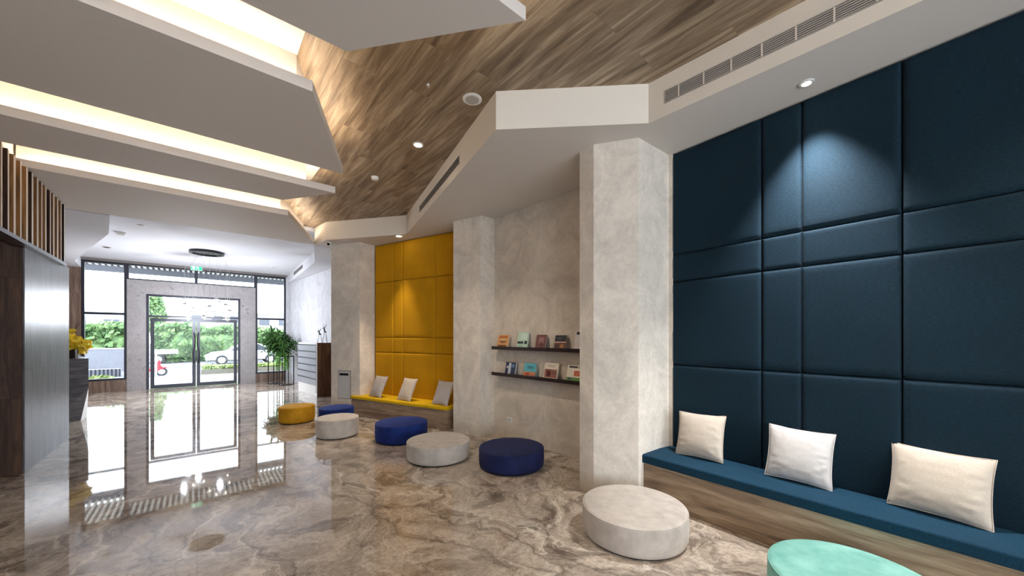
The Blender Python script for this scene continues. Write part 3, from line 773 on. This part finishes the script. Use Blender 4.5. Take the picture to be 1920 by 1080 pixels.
def deer(label, px, ybase, ytop, sz):
    p = depth_xy(px, 9.95); z0 = zc
    t = thing('deer_sculpture', label, 'sculpture', (p[0], p[1], z0), rzm+PI/2, 'deer sculptures on the cabinet')
    H = hz(p, ytop)-z0
    bm = B()
    for sx, sy in ((-.06, -.03), (-.05, .03), (.05, -.03), (.06, .03)):
        tube(bm, [(sx*1.1, sy, 0), (sx*.6, sy*.6, H*.35), (sx*.25, sy*.3, H*.62)], .006, 8, r2=.011)
    link('legs', bm, M['silver'], t, smooth=True)
    bm = B(); tube(bm, [(-.03, 0, H*.55), (.0, 0, H*.60), (.012, 0, H*.68), (.02, 0, H*.78)], .024, 10, r2=.012)
    tube(bm, [(.0, 0, H*.79), (.03, 0, H*.79), (.06, 0, H*.75)], .013, 8, r2=.007)
    link('body', bm, M['black_metal'], t, smooth=True)
    for s in (-1, 1):
        bm = B(); tube(bm, [(0, s*.005, H*.8), (0, s*.05, H*.83), (0, s*.09, H*.90), (0, s*.10, H*1.0)], .008, 8, r2=.003)
        tube(bm, [(0, s*.06, H*.84), (.01, s*.075, H*.92)], .005, 6, r2=.002)
        link('antler', bm, M['black_metal'], t, smooth=True)
deer('shorter antlered deer sculpture on the walnut cabinet, left of the pair', 599.5, 641, 615, 1)
deer('taller antlered deer sculpture on the walnut cabinet, right of the pair', 609, 641, 607.5, 1)

# plant stands
def stand(label, pl, pr, ybot, ztop, dep):
    a, b = at(pl, ybot, 0), at(pr, ybot-.0, 0)
    wd = dist(a, b); t = thing('plant_stand', label, 'stand', (a[0], a[1], 0), rot_of(a, b), 'black plant stands')
    for x in (0, wd):
        for y_ in (0, dep):
            bm = B(); box(bm, x-.011, x+.011, y_-.011, y_+.011, 0, ztop); link('leg', bm, M['black_metal'], t)
    for z in (.012, ztop-.01):
        bm = B()
        for y_ in (0, dep): box(bm, .011, wd-.011, y_-.01, y_+.01, z-.01, z+.01)
        for x in (0, wd): box(bm, x-.01, x+.01, .011, dep-.011, z-.01, z+.01)
        link('frame_ring', bm, M['black_metal'], t)
    bm = B(); box(bm, 0, wd, 0, dep, ztop, ztop+.012); link('top_plate', bm, M['black_metal'], t)
    return (a[0]+b[0])/2, (a[1]+b[1])/2, wd
sx1, sy1, _ = stand('taller black metal plant stand by the right entrance window', 503, 519.5, 720.5, 1.15, .28)
sx2, sy2, _ = stand('shorter black metal plant stand in front of the taller one', 523.5, 540.5, 722.8, .95, .3)

def frond(bm, base, d, L, wd, droop, n=7, mi=0):
    d = Vector(d).normalized(); side = d.cross(Vector((0,0,1)))
    if side.length < .1: side = Vector((1,0,0))
    side.normalize(); prev = None; p = Vector(base)
    for i in range(n+1):
        s = i/n; w_ = wd*math.sin(PI*min(.97, .12+s*.88))+.002
        a, b = bm.verts.new(p+side*w_), bm.verts.new(p-side*w_); c = bm.verts.new(p+Vector((0,0,-w_*.35)))
        if prev:
            for f in (bm.faces.new((prev[0], a, c, prev[2])), bm.faces.new((prev[2], c, b, prev[1]))): f.material_index = mi
        prev = (a, b, c); dd = (d+Vector((0,0,-droop*s*2))).normalized(); p = p+dd*L/n
def fern(label, c, z, R, count, trail):
    t = thing('potted_fern', label, 'plant', (c[0], c[1], z), 0)
    bm = B(); lathe(bm, [(0,0), (.11,0), (.15,.22), (.135,.22), (.12,.19), (0,.19)], 32); link('pot', bm, M['black_metal'], t, smooth=True)
    rg = random.Random(5); bm = B()
    for k in range(count):
        a = rg.random()*2*PI; el = rg.uniform(-.1, 1.3)
        d = (math.cos(a)*math.cos(el), math.sin(a)*math.cos(el), math.sin(el))
        b = (rg.uniform(-.12,.12), rg.uniform(-.12,.12), .2+rg.uniform(0, .36))
        L = R*rg.uniform(.75, 1.15)
        frond(bm, b, d, L, rg.uniform(.018, .035), rg.uniform(.5, 1.0))
        # side leaflets
        for q in range(5):
            s = .25+q*.15; bb = Vector(b)+Vector(d)*L*s+Vector((0,0,-L*s*s*.5))
            for sg in (-1, 1):
                dd = Vector((d[0]-sg*d[1]*1.2, d[1]+sg*d[0]*1.2, -.2)); frond(bm, bb, dd, .13, .016, .6, 3)
    link('fronds', bm, M['fern'], t)
    bm = B()
    for k in range(trail):
        a = rg.uniform(-2.4, .6); b = (math.cos(a)*.17, math.sin(a)*.17, .2)
        frond(bm, b, (math.cos(a)*.5, math.sin(a)*.5, -1), rg.uniform(.35, .8), .014, .6, 8)
        for q in range(9):
            bb = (b[0]*(1+q*.03)+rg.uniform(-.02,.02), b[1]*(1+q*.03), .15-q*.07); frond(bm, bb, (rg.uniform(-1,1), rg.uniform(-1,1), -.5), .08, .014, .6, 3)
    link('trailing_stems', bm, M['hang_green'], t)
mid = ((sx1+sx2)/2+.02, (sy1+sy2)/2+.15)
fern('large lush fern with trailing stems on the black plant stands', (sx2-.05, sy2+.15), .962, .52, 150, 14)
fern('smaller fern drooping from the taller black plant stand', (sx1+.06, sy1+.14), 1.162, .40, 60, 7)

# reception desk and flowers
zd = 1.17
A_, B_ = depth_xy(90, 6.5), at(151.5, 787.5, 0); Bt = depth_xy(166, 7.1); At = depth_xy(90, 6.5)
desk = thing('reception_desk', 'faceted grey streaked stone reception desk at the left of the foyer', 'desk', (Bt[0], Bt[1], 0))
def rel(p): return (p[0]-Bt[0], p[1]-Bt[1])
bm = B()
Q_ = at(163, 782, 0)
top = [rel(At), (0, 0), (-.004, .02), rel((-2.16, 13.1)), rel((-2.95, 13.1)), rel((-2.95, At[1]+.05))]
bot = [rel(At), rel(B_), rel(Q_), rel((-2.3, 12.8)), rel((-2.95, 12.8)), rel((-2.95, At[1]+.05))]
zk = 0.61
ring = []
for pts, z in ((bot, 0), (top, zk), (top, zd)): ring.append([bm.verts.new((x, y_, z)) for x, y_ in pts])
for r0, r1 in zip(ring, ring[1:]):
    for i in range(6):
        f = bm.faces.new((r0[i], r0[(i+1)%6], r1[(i+1)%6], r1[i])); f.material_index = 1 if (i in (1, 2) and r0 is ring[0]) else 0
bm.faces.new(ring[0][::-1]); bm.faces.new(ring[2])
dk = link('desk_body', bm, [M['desk_stone'], M['plastic_white']], desk)
bm = B(); tp = [(x*1.0, y_) for x, y_ in top]; prism(bm, tp, zd, zd+.012); link('desk_top', bm, M['desk_stone'], desk)
fl = depth_xy(136, 7.05)
fl = (fl[0]-.05, fl[1]+.12)
vs = thing('flower_vase', 'brown vase of bright yellow orchids on the reception desk', 'vase', (fl[0], fl[1], zd+.012))
bm = B(); box(bm, -.17, .11, -.08, .08, 0, .17, bev=.006); link('vase_body', bm, M['espresso'], vs)
for xx in (-.01, .09):
    bm = B(); box(bm, xx-.012, xx+.012, -.086, -.08, 0, .17); link('pale_stripe', bm, M['plastic_white'], vs)
rg = random.Random(11); bm = B()
def blossom(bm, c, s):
    n = Vector((rg.uniform(-1, 1), rg.uniform(-1.2, .4), rg.uniform(-.3, .8))).normalized()
    a = n.orthogonal().normalized(); b = n.cross(a)
    for k in range(5):
        th = 2*PI*k/5; d = a*math.cos(th)+b*math.sin(th); e = a*math.cos(th+.6)+b*math.sin(th+.6); h = a*math.cos(th-.6)+b*math.sin(th-.6)
        v = [bm.verts.new(Vector(c)), bm.verts.new(Vector(c)+h*s*.7+n*s*.15), bm.verts.new(Vector(c)+d*s+n*s*.05), bm.verts.new(Vector(c)+e*s*.7+n*s*.15)]
        bm.faces.new(v)
for k in range(230):
    a = rg.random()*2*PI; r_ = math.sqrt(rg.random())*.30
    blossom(bm, (r_*math.cos(a)*.95, r_*math.sin(a)*.6, .19+rg.random()*.30*(1-.5*r_/.3)), rg.uniform(.03, .048))
for k in range(26): blossom(bm, (rg.uniform(-.08,.06), rg.uniform(-.05,.05), rg.uniform(.42, .56)), .036)
for k in range(40): blossom(bm, (.14+rg.uniform(-.08,.1), rg.uniform(-.08,.05), rg.uniform(.08, .25)), .036)
link('blossoms', bm, M['petal'], vs)
bm = B()
for e in ((.22, .1, .86), (-.12, 0, .62), (.1, .05, .7), (.18,.02,.45)):
    tube(bm, [(0, 0, .1), (e[0]*.15-.05, 0, e[2]*.5), (e[0]*.5, e[1]*.5, e[2]*.78), e], .006, 5, r2=.002)
link('twigs', bm, M['twig'], vs)

# chandelier
cz = H_FOY; cp = at(388, 474.5, cz-.03)
ch = thing('chandelier', 'round black ceiling ring with clear pendant lamps on long fine wires', 'chandelier', (cp[0], cp[1], 0))
bm = B(); lathe(bm, [(0, cz-.005), (.36, cz-.005), (.36, cz-.06), (.30, cz-.06), (.30, cz-.035), (0, cz-.035)], 64); link('ceiling_ring', bm, M['black_metal'], ch, smooth=False)
pend = [(345,562), (347,571), (362,580), (372,583), (393,576), (405.5,562), (412.5,568), (423,573), (430.5,584), (353,595), (382.5,594), (426.7,598)]
dch = cp[0]*sn+cp[1]*cs
for k, (px, py) in enumerate(pend):
    dd = dch + (0.30 if k % 3 == 0 else (-0.30 if k % 3 == 1 else 0.0)); q = depth_xy(px, dd); z = hz(q, py)
    x, y_ = q[0]-cp[0], q[1]-cp[1]; a = math.atan2(y_, x)
    p = bpy.data.objects.new('pendant', None); COL.objects.link(p); p.parent = ch; p.location = (x, y_, z)
    bm = B(); tube(bm, [(-x+.28*math.cos(a), -y_+.28*math.sin(a), cz-.04-z), (0, 0, cz-.42-z+.03*(k%4)), (0, 0, .05)], .0022, 4); link('wire', bm, M['silver'], p)
    bm = B(); lathe(bm, [(0,.06), (.018,.06), (.05,.025), (.055,.01), (.018,.0), (0,.0)], 20); link('lamp_cap', bm, M['silver'], p, smooth=True)
    bm = B(); lathe(bm, [(0,.0), (.03,-.002), (.046,-.03), (.036,-.062), (0,-.078)], 20); link('glass_globe', bm, M['glass'], p, smooth=True)
    if k % 3 == 0:
        l = bpy.data.lights.new('pendant_light', 'POINT'); l.energy = 48; l.color = (.88, .92, 1); l.shadow_soft_size = .05
        lo_ = bpy.data.objects.new('pendant_light', l); COL.objects.link(lo_); lo_.parent = p; lo_.location = (0, 0, -.1)
    bm = B(); lathe(bm, [(0,-.01), (.012,-.012), (.014,-.032), (0,-.04)], 10); link('bulb', bm, M['globe_glow'], p, smooth=True)

# ================================================================== ceiling fittings
def lamp(bm_loc, z, size, energy, col, spot=70, blend=.6, tilt=None):
    l = bpy.data.lights.new('downlight_beam', 'SPOT'); l.energy = energy; l.color = col; l.spot_size = math.radians(spot); l.spot_blend = blend; l.shadow_soft_size = size
    o = bpy.data.objects.new('downlight_beam', l); COL.objects.link(o); o.location = (bm_loc[0], bm_loc[1], z)
    if tilt: o.rotation_euler = tilt
    return o
def downlight(label, p, z, energy, spot=70, r_=.045, square=False, tilt=None, col=(1, .86, .68), blend=.6):
    t = thing('downlight', label, 'downlight', (p[0], p[1], z), 0, 'recessed downlights')
    bm = B()
    if square: box(bm, -.06, .06, -.06, .06, -.006, 0, bev=.002)
    else: lathe(bm, [(r_, -.001), (r_+.018, -.001), (r_+.018, -.008), (r_, -.010), (r_, -.001)], 32)
    link('trim_ring', bm, M['plastic_white'], t)
    bm = B()
    if square: box(bm, -.038, .038, -.038, .038, -.009, -.006)
    else: lathe(bm, [(0, -.005), (r_, -.005), (r_, -.001), (0, -.001)], 24)
    link('lens', bm, M['lamp_glow'], t)
    if energy:
        o = lamp((0, 0), -.02, .03, energy, col, spot, blend, tilt); o.parent = t
    return t
p = at(1512, 155, H_SOF)
downlight('recessed downlight glowing above the dark teal padded wall', p, H_SOF, 260, 74, r_=.03, blend=1.0, col=(.95, .97, 1), tilt=(0, 0, 0))
downlight('small square downlight above the yellow padded alcove', at(748, 442.5, H_SOF), H_SOF, 110, 60, square=True, tilt=(math.radians(3), math.radians(12), 0))
downlight('small round downlight lit in the wood ceiling', at(784, 271, H_CEIL-.012), H_CEIL-.012, 60, 105)
for nm, pp in (('over the near end of the teal bench', (3.3, -1.3)), ('over the middle of the lounge behind the camera', (2.2, -0.6)), ('at the back of the lounge near the rear window', (2.3, -3.8)), ('beside the corridor behind the camera', (0.9, -2.4))):
    downlight('added unseen fill lamp '+nm, pp, H_CEIL-.012 if pp[0] < 2.5 else H_SOF, 40, 120)  # unseen lamps, added to fill the near lounge with light
def disc(name, label, cat, p, z, r_, h_, m, m2=None, group=None):
    t = thing(name, label, cat, (p[0], p[1], z), 0, group)
    bm = B(); lathe(bm, [(0, -.001), (r_, -.001), (r_, -h_*.5), (r_*.86, -h_), (0, -h_)], 40); link('housing', bm, m, t, smooth=False)
    bm = B(); lathe(bm, [(0, -h_), (r_*.72, -h_), (r_*.68, -h_-.003), (0, -h_-.003)], 40); link('face_grille', bm, m2 or m, t)
    return t
disc('ceiling_speaker', 'round white loudspeaker set in the wood ceiling', 'speaker', at(885.5, 185.5, H_CEIL-.012), H_CEIL-.012, .092, .012, M['plastic_white'], M['grille'])
disc('motion_sensor', 'small white domed sensor on the wood ceiling', 'sensor', at(703, 334, H_CEIL-.03), H_CEIL-.012, .05, .04, M['plastic_white'])
disc('sprinkler_head', 'tiny sprinkler head in the dark wood ceiling board', 'sprinkler', at(803, 158, H_CEIL-.012), H_CEIL-.012, .02, .02, M['silver'])
disc('smoke_detector', 'round smoke detector on the white foyer ceiling', 'smoke detector', at(227, 436, H_FOY), H_FOY, .09, .05, M['plastic_white'], M['grille'])
disc('foyer_downlight', 'unlit round downlight on the foyer ceiling nearer the window', 'downlight', at(200, 463, H_FOY), H_FOY, .09, .012, M['grille'], M['shadow_gap'])
disc('foyer_downlight', 'faint round fitting on the foyer ceiling beside the far slab', 'downlight', at(265, 422, H_FOY), H_FOY, .06, .012, M['plastic_white'], M['grille'])
disc('foyer_downlight', 'faint round fitting on the foyer ceiling near the right vent', 'downlight', at(513, 500, H_FOY), H_FOY, .09, .012, M['plastic_white'], M['grille'])
# security camera
p = at(620, 455, H_SOF)
sc = thing('security_camera', 'tiny black lens security camera under the soffit corner', 'camera', (p[0]-.03, p[1]-.02, H_SOF))
bm = B(); box(bm, -.02, .02, -.02, .02, -.03, 0); link('bracket', bm, M['plastic_white'], sc)
bm = B(); tube(bm, [(.06, .07, -.05), (-.03, -.06, -.055)], .032, 16); link('camera_body', bm, M['plastic_white'], sc, smooth=False)
bm = B(); tube(bm, [(-.03, -.06, -.055), (-.036, -.068, -.055)], .026, 16); link('camera_lens', bm, M['shadow_gap'], sc)

# air vents
def vent(label, A, Bp, pxs, z0, z1, nsl, every, zf=None):
    """A->Bp fascia line with the room on the local +y side"""
    a, b = on(pxs[0], A, Bp), on(pxs[1], A, Bp) if isinstance(pxs[1], (int, float)) else pxs[1]
    if local(A, Bp, b)[0] < local(A, Bp, a)[0]: a, b = b, a
    L = dist(a, b); t = thing('air_vent', label, 'vent', (a[0], a[1], z0), rot_of(a, b))
    h_ = z1-z0
    bm = B(); box(bm, 0, L, -.002, .002, 0, h_); link('dark_back', bm, M['shadow_gap'], t)
    bm = B(); e = .006
    box(bm, 0, L, 0, .007, 0, e); box(bm, 0, L, 0, .007, h_-e, h_); box(bm, 0, e, 0, .007, e, h_-e); box(bm, L-e, L, 0, .007, e, h_-e)
    link('vent_frame', bm, M['grille'], t)
    for k in range(nsl):
        z = h_*(k+1)/(nsl+1); bm = B(); box(bm, e, L-e, .002, .0065, z-h_*.03-.001, z+h_*.03+.001); link('louvre_blade', bm, M['grille'], t)
    if every:
        x = L-.12
        while x > .05:
            bm = B(); box(bm, x-.005, x+.005, .002, .008, e, h_-e); link('divider', bm, M['cream'], t); x -= every
v0 = on(1247, S5, S4)
vent('long slotted air vent on the cream fascia above the teal wall', S6, S4, (1247, on(1750, S6, S4)), hz(v0, 194), hz(v0, 171), 6, .2)
v1 = on(862, S3, S2)
vent('slim air vent on the diagonal cream fascia in the middle', S3, S2, (862, 787), hz(v1, 306), hz(v1, 291), 2, 0)
v2 = on(551, (S7[0], S7[1]), (S8[0], YG))
vent('small air vent on the white foyer bulkhead', S7, (S8[0], YG), (567.5, 551), hz(v2, 517)+.01, hz(v2, 510.5), 2, 0)

# ================================================================== outside
bm = B(); box(bm, -60, 60, YG+.15, 20.5, -.4, -.03); struct('ground_terrace', bm, M['paving'])
bm = B(); box(bm, -90, 90, 20.5, 120, -.6, -.30); struct('ground_road', bm, M['asphalt'])
def gpt(px, d): return depth_xy(px, d)
# canopy above the entrance outside
cn = thing('entrance_canopy', 'slatted canopy with grey edge beam outside above the entrance glass', 'canopy', (0, YG+.15, 0))
bm = B(); box(bm, -6, 8, 3.55, 3.8, 3.93, 4.22); link('edge_beam', bm, M['canopy'], cn)
bm = B(); box(bm, -6, 8, 0, .1, 4.0, 4.4); link('wall_beam', bm, M['canopy'], cn)
bm = B(); x = -4.2
while x < 5.4:
    box(bm, x, x+.07, .1, 3.55, 4.12, 4.17); x += .15
o = link('battens', bm, M['louvre'], cn)
bm = B(); box(bm, -6, 8, .1, 3.8, 4.36, 4.4); link('canopy_roof', bm, M['canopy'], cn)

def leafy(name, label, cat, x0, x1, y0, y1, z0, z1, n, m, ls=.14, lump=.35):
    t = thing(name, label, cat, ((x0+x1)/2, (y0+y1)/2, z0))
    rg = random.Random(int(abs(x0*10))+n); w2, d2, h2 = (x1-x0)/2, (y1-y0)/2, z1-z0
    bm = B(); r = bmesh.ops.create_icosphere(bm, subdivisions=4, radius=1.0)
    for v in r['verts']:
        k = 1+lump*.4*noise.noise(v.co*3+Vector((x0, 0, 0)))
        sx = max(-1, min(1, v.co.x*1.35)); sz = max(-1, min(1, v.co.z*1.35))
        v.co = Vector((sx*w2*.96*k, v.co.y*d2*.9*k, max(0, (sz*k*.5+.5)*h2*.95)))
    link('branch_mass', bm, m, t, smooth=True)
    bm = B()
    for k in range(n):
        a, b = rg.uniform(-1, 1), rg.random()
        up = noise.noise(Vector((a*w2*.7+x0, 2.3, 0)))*lump
        zz = b*h2*(1.0+up*.5); yy = -d2*(.75+.35*noise.noise(Vector((a*w2*1.4, b*3, x0)))) if rg.random() < .75 else rg.uniform(-d2, d2)
        if b > .9 or rg.random() < .2: yy = rg.uniform(-d2, d2*.6)
        c = Vector((a*w2, yy, zz)); n_ = Vector((rg.uniform(-1,1), rg.uniform(-1,.2), rg.uniform(-.2,1))).normalized()
        u_ = n_.orthogonal().normalized()*ls*rg.uniform(.5, 1.1); v_ = n_.cross(u_)*.6
        bm.faces.new([bm.verts.new(c+q) for q in (u_, v_, -u_, -v_)])
    link('leaves', bm, m, t)
    return t
leafy('hedge', 'tall clipped hedge seen through the glass doors', 'hedge', -2.5, 3.5, 36.4, 38.8, -.3, 2.45, 7000, M['hedge'], .2)
leafy('hedge', 'green hedge behind the low concrete wall seen through the left window', 'hedge', -9.0, -2.7, 30.3, 32.5, -.3, 2.4, 6000, M['hedge'], .2)
leafy('hedge', 'bushy greenery seen through the right window', 'hedge', 3.8, 10.5, 36.4, 38.8, -.3, 2.2, 5000, M['hedge'], .2)
tr = thing('tree', 'slender tree rising above the hedge at the left of the doors', 'tree', (-2.45, 39.4, -.3))
bm = B(); tube(bm, [(0,0,0), (.05,0,2.4), (0,0,4.6)], .07, 8, r2=.03); link('trunk', bm, M['twig'], tr, smooth=True)
bm = B(); rg = random.Random(2)
for k in range(1500):
    h_ = rg.uniform(2.2, 5.2); r_ = .75*math.sqrt(rg.random())*(1-abs(h_-3.5)/3.0)
    a = rg.random()*2*PI; c = Vector((r_*math.cos(a), r_*math.sin(a), h_)); u_ = Vector((rg.uniform(-1,1), rg.uniform(-1,1), rg.uniform(-1,1))).normalized()*.11; v_ = u_.orthogonal().normalized()*.07
    bm.faces.new([bm.verts.new(c+q) for q in (u_, v_, -u_, -v_)])
link('foliage', bm, M['hedge'], tr)

# concrete wall and planter grille outside the left window
A, Bp = (-6.0, 29.4), (-2.6, 29.4)
t = thing('garden_wall', 'low grey concrete wall outside the left window', 'wall', (A[0], A[1], -.3), 0)
bm = B(); box(bm, -1.5, Bp[0]-A[0]+.1, 0, .2, 0, 1.22); link('wall_body', bm, M['garden_concrete'], t)
bm = B(); box(bm, -1.5, Bp[0]-A[0]+.12, -.03, .23, 1.22, 1.27); link('coping', bm, M['plastic_white'], t)
A, Bp = at(150, 709.5, -.3), at(221, 708, -.3)
t = thing('planter_grille', 'dark ribbed metal planter box outside the left window', 'planter', (A[0], A[1], -.3), 0)
Lp = Bp[0]-A[0]
bm = B(); box(bm, 0, Lp, 0, .5, 0, .36); link('planter_body', bm, M['canopy'], t)
bm = B(); x = .05
while x < Lp: box(bm, x, x+.05, -.03, 0, .0, .37); x += .13
link('ribs', bm, M['frame_metal'], t)
leafy('ground_cover', 'pale low plants beside the ribbed planter outside', 'plants', gpt(222, 17.5)[0], gpt(238, 17.5)[0]+.2, 19.1, 20.0, -.3, .15, 700, M['grass'], .08)

# low planter by the right door and lawns
A, Bp = at(377, 704, -.3), at(450, 703, -.3)
t = thing('low_planter', 'long low stone planter on the lawn seen through the right door', 'planter', (A[0], A[1], -.3), 0)
bm = B(); box(bm, 0, 9.0, 0, .8, 0, .27); link('planter_body', bm, M['taupe_metal'], t)
leafy('shrub_row', 'pale clipped shrubs growing along the low planter', 'shrub', A[0]+.05, A[0]+9, A[1]+.05, A[1]+.85, -.05, .18, 2500, M['grass'], .08)
bm = B(); box(bm, A[0]-.2, A[0]+9, A[1]-1.2, A[1]-.02, -.31, -.285); o = link('lawn', bm, M['grass']); tag(o, 'pale green strip of lawn in front of the low planter', 'lawn')  # lawn in its plain grass colour; overcast, no sun
bm = B(); box(bm, -2.4, .4, 31.3, 32.6, -.31, -.17); o = link('kerb', bm, M['paving']); tag(o, 'raised pale pavement across the road', 'pavement')

# white car
def wheel(bm_parent, x, y_, r_, name='wheel'):
    bm = B()
    prof = [(r_*.62, -.09), (r_*.95, -.1), (r_, -.06), (r_, .06), (r_*.95, .1), (r_*.62, .09)]
    lathe(bm, prof, 28)
    for v in bm.verts: v.co = Vector((v.co.x, v.co.z, v.co.y))
    wq = link(name, bm, M['tyre'], bm_parent, loc=(x, y_, r_), smooth=True)
    bm = B(); lathe(bm, [(0, .075), (r_*.62, .08), (r_*.62, -.08), (0, -.075)], 28)
    for v in bm.verts: v.co = Vector((v.co.x, v.co.z, v.co.y))
    link('hub', bm, M['silver'], wq)
def car(label, p, rz, prof, glassp, wheels, wd=1.75, name='car', m=None):
    t = thing(name, label, name, (p[0], p[1], -.3), rz)
    bm = B(); n = len(prof)
    rows = []
    for yy, inset in ((-wd/2, .06), (-wd/2+.12, 0), (wd/2-.12, 0), (wd/2, .06)):
        cx_ = sum(q[0] for q in prof)/n; cz_ = sum(q[1] for q in prof)/n
        rows.append([bm.verts.new((cx_+(x-cx_)*(1-inset*.6), yy, cz_+(z-cz_)*(1-inset))) for x, z in prof])
    for a, b in zip(rows, rows[1:]):
        for i in range(n): bm.faces.new((a[i], a[(i+1)%n], b[(i+1)%n], b[i]))
    bm.faces.new(rows[0][::-1]); bm.faces.new(rows[-1]); bmesh.ops.recalc_face_normals(bm, faces=bm.faces)
    link('car_body', bm, m or M['car_white'], t)
    for side in (-1, 1):
        for gp in glassp:
            bm = B(); vs1 = [bm.verts.new((x, side*(wd/2+.006), z)) for x, z in gp]; vs0 = [bm.verts.new((x, side*(wd/2-.03), z)) for x, z in gp]
            bm.faces.new(vs1); 
            for i in range(len(gp)): bm.faces.new((vs1[i], vs1[(i+1)%len(gp)], vs0[(i+1)%len(gp)], vs0[i]))
            link('side_window', bm, M['car_glass'], t)
    for x, r_ in wheels:
        for side in (-1, 1): wheel(t, x, side*(wd/2-.08), r_)
    return t
sedan = [(-2.2,.3), (-2.25,.62), (-1.9,.82), (-1.1,.93), (-.35,1.38), (.7,1.42), (1.55,1.02), (2.15,.95), (2.25,.6), (2.2,.3)]
sg = [[(-.95,.95), (-.33,1.30), (.08,1.34), (.08,.95)], [(.14,.95), (.14,1.34), (.68,1.34), (1.3,1.0), (1.2,.95)]]
pc = at(417, 684.5, -.3)
car('white sedan parked beyond the right entrance door', (pc[0]+1.35, pc[1]+.9), 0, sedan, sg, ((-1.38, .33), (1.35, .33)))
pk = at(333, 682.5, -.3)
t = car('white flatbed truck parked beyond the left entrance door', (pk[0]-2.3, pk[1]+.9), 0, [(-2.3,.45), (-2.35,1.1), (-2.05,1.25), (-1.7,1.95), (-.9,1.98), (-.75,1.0), (2.3,.98), (2.3,.7), (-.6,.62), (-.6,.45)], [[(-1.95,1.2), (-1.62,1.8), (-1.05,1.82), (-1.05,1.2)]], ((-1.5,.36), (1.3,.36)), name='truck')
# scooter
ps = at(302, 704, -.3)
t = thing('scooter', 'red motor scooter parked outside the left entrance door', 'scooter', (ps[0]-.42, ps[1], -.3), 0)
t.scale = (.8, .8, .74)
for x in (-.55, .55):
    bm = B(); tube(bm, [(x+.22*math.cos(a*PI/10), 0, .25+.22*math.sin(a*PI/10)) for a in range(21)], .05, 8, cap=False); wq = link('wheel', bm, M['tyre'], t, smooth=True)
    bm = B(); lathe(bm, [(0,.04),(.12,.035),(.12,-.035),(0,-.04)], 16)
    for v in bm.verts: v.co = Vector((v.co.x+x, v.co.z, v.co.y+.25))
    link('hub', bm, M['silver'], wq)
bm = B()
prism_pts = [(-.75,.45), (-.7,.75), (-.1,.78), (.05,.42), (.22,.36), (.34,.80), (.42,1.0), (.50,.98), (.50,.70), (.58,.56), (.78,.54), (.80,.48), (.60,.46), (.42,.34), (.2,.3), (-.3,.3)]
lo = [bm.verts.new((x, -.13, z)) for x, z in prism_pts]; hi = [bm.verts.new((x, .13, z)) for x, z in prism_pts]
bm.faces.new(lo); bm.faces.new(hi[::-1])
for i in range(len(lo)): bm.faces.new((lo[i], hi[i], hi[(i+1)%len(lo)], lo[(i+1)%len(lo)]))
link('bodywork', bm, M['red_paint'], t)
bm = B(); box(bm, -.7, .0, -.14, .14, .77, .84, bev=.02); link('seat', bm, M['black_metal'], t)
bm = B(); tube(bm, [(.44,-.32,1.05), (.44,0,1.0), (.44,.32,1.05)], .018, 8); link('handlebar', bm, M['black_metal'], t)
bm = B(); box(bm, -.95, -.55, -.17, .17, .86, 1.15, bev=.03); link('top_box', bm, M['plastic_white'], t)
pp = at(293.5, 705, -.3)
bm = B(); tube(bm, [(0,0,0), (0,0,1.05)], .035, 10); o = link('bollard', bm, M['plastic_white'], loc=(pp[0], pp[1]-.3, -.3)); tag(o, 'slim white post beside the red scooter outside', 'post')

# far buildings
def building(label, x0, x1, y_, h_, nw):
    t = thing('building', label, 'building', ((x0+x1)/2, y_, -.3)); w2 = (x1-x0)/2
    bm = B(); box(bm, -w2, w2, 0, 6, 0, h_); link('facade', bm, M['facade'], t)
    bm = B(); box(bm, -w2-.2, w2+.2, -.2, 6.2, h_, h_+.2); link('roof_edge', bm, M['plastic_white'], t)
    for k in range(nw):
        x = -w2+(k+.5)*2*w2/nw; bm = B(); box(bm, x-.6, x+.6, -.06, .02, h_-1.5, h_-.6); link('window_frame', bm, M['facade_dark'], t)
building('low pale building beyond the hedge seen through the right door', 6.0, 20, 62, 5.0, 6)
building('grey roofed house beyond the hedge seen through the left door', -1.0, 5.2, 66, 5.4, 3)
building('faint white building beyond the hedge at the far left', -16, -6, 60, 4.4, 4)
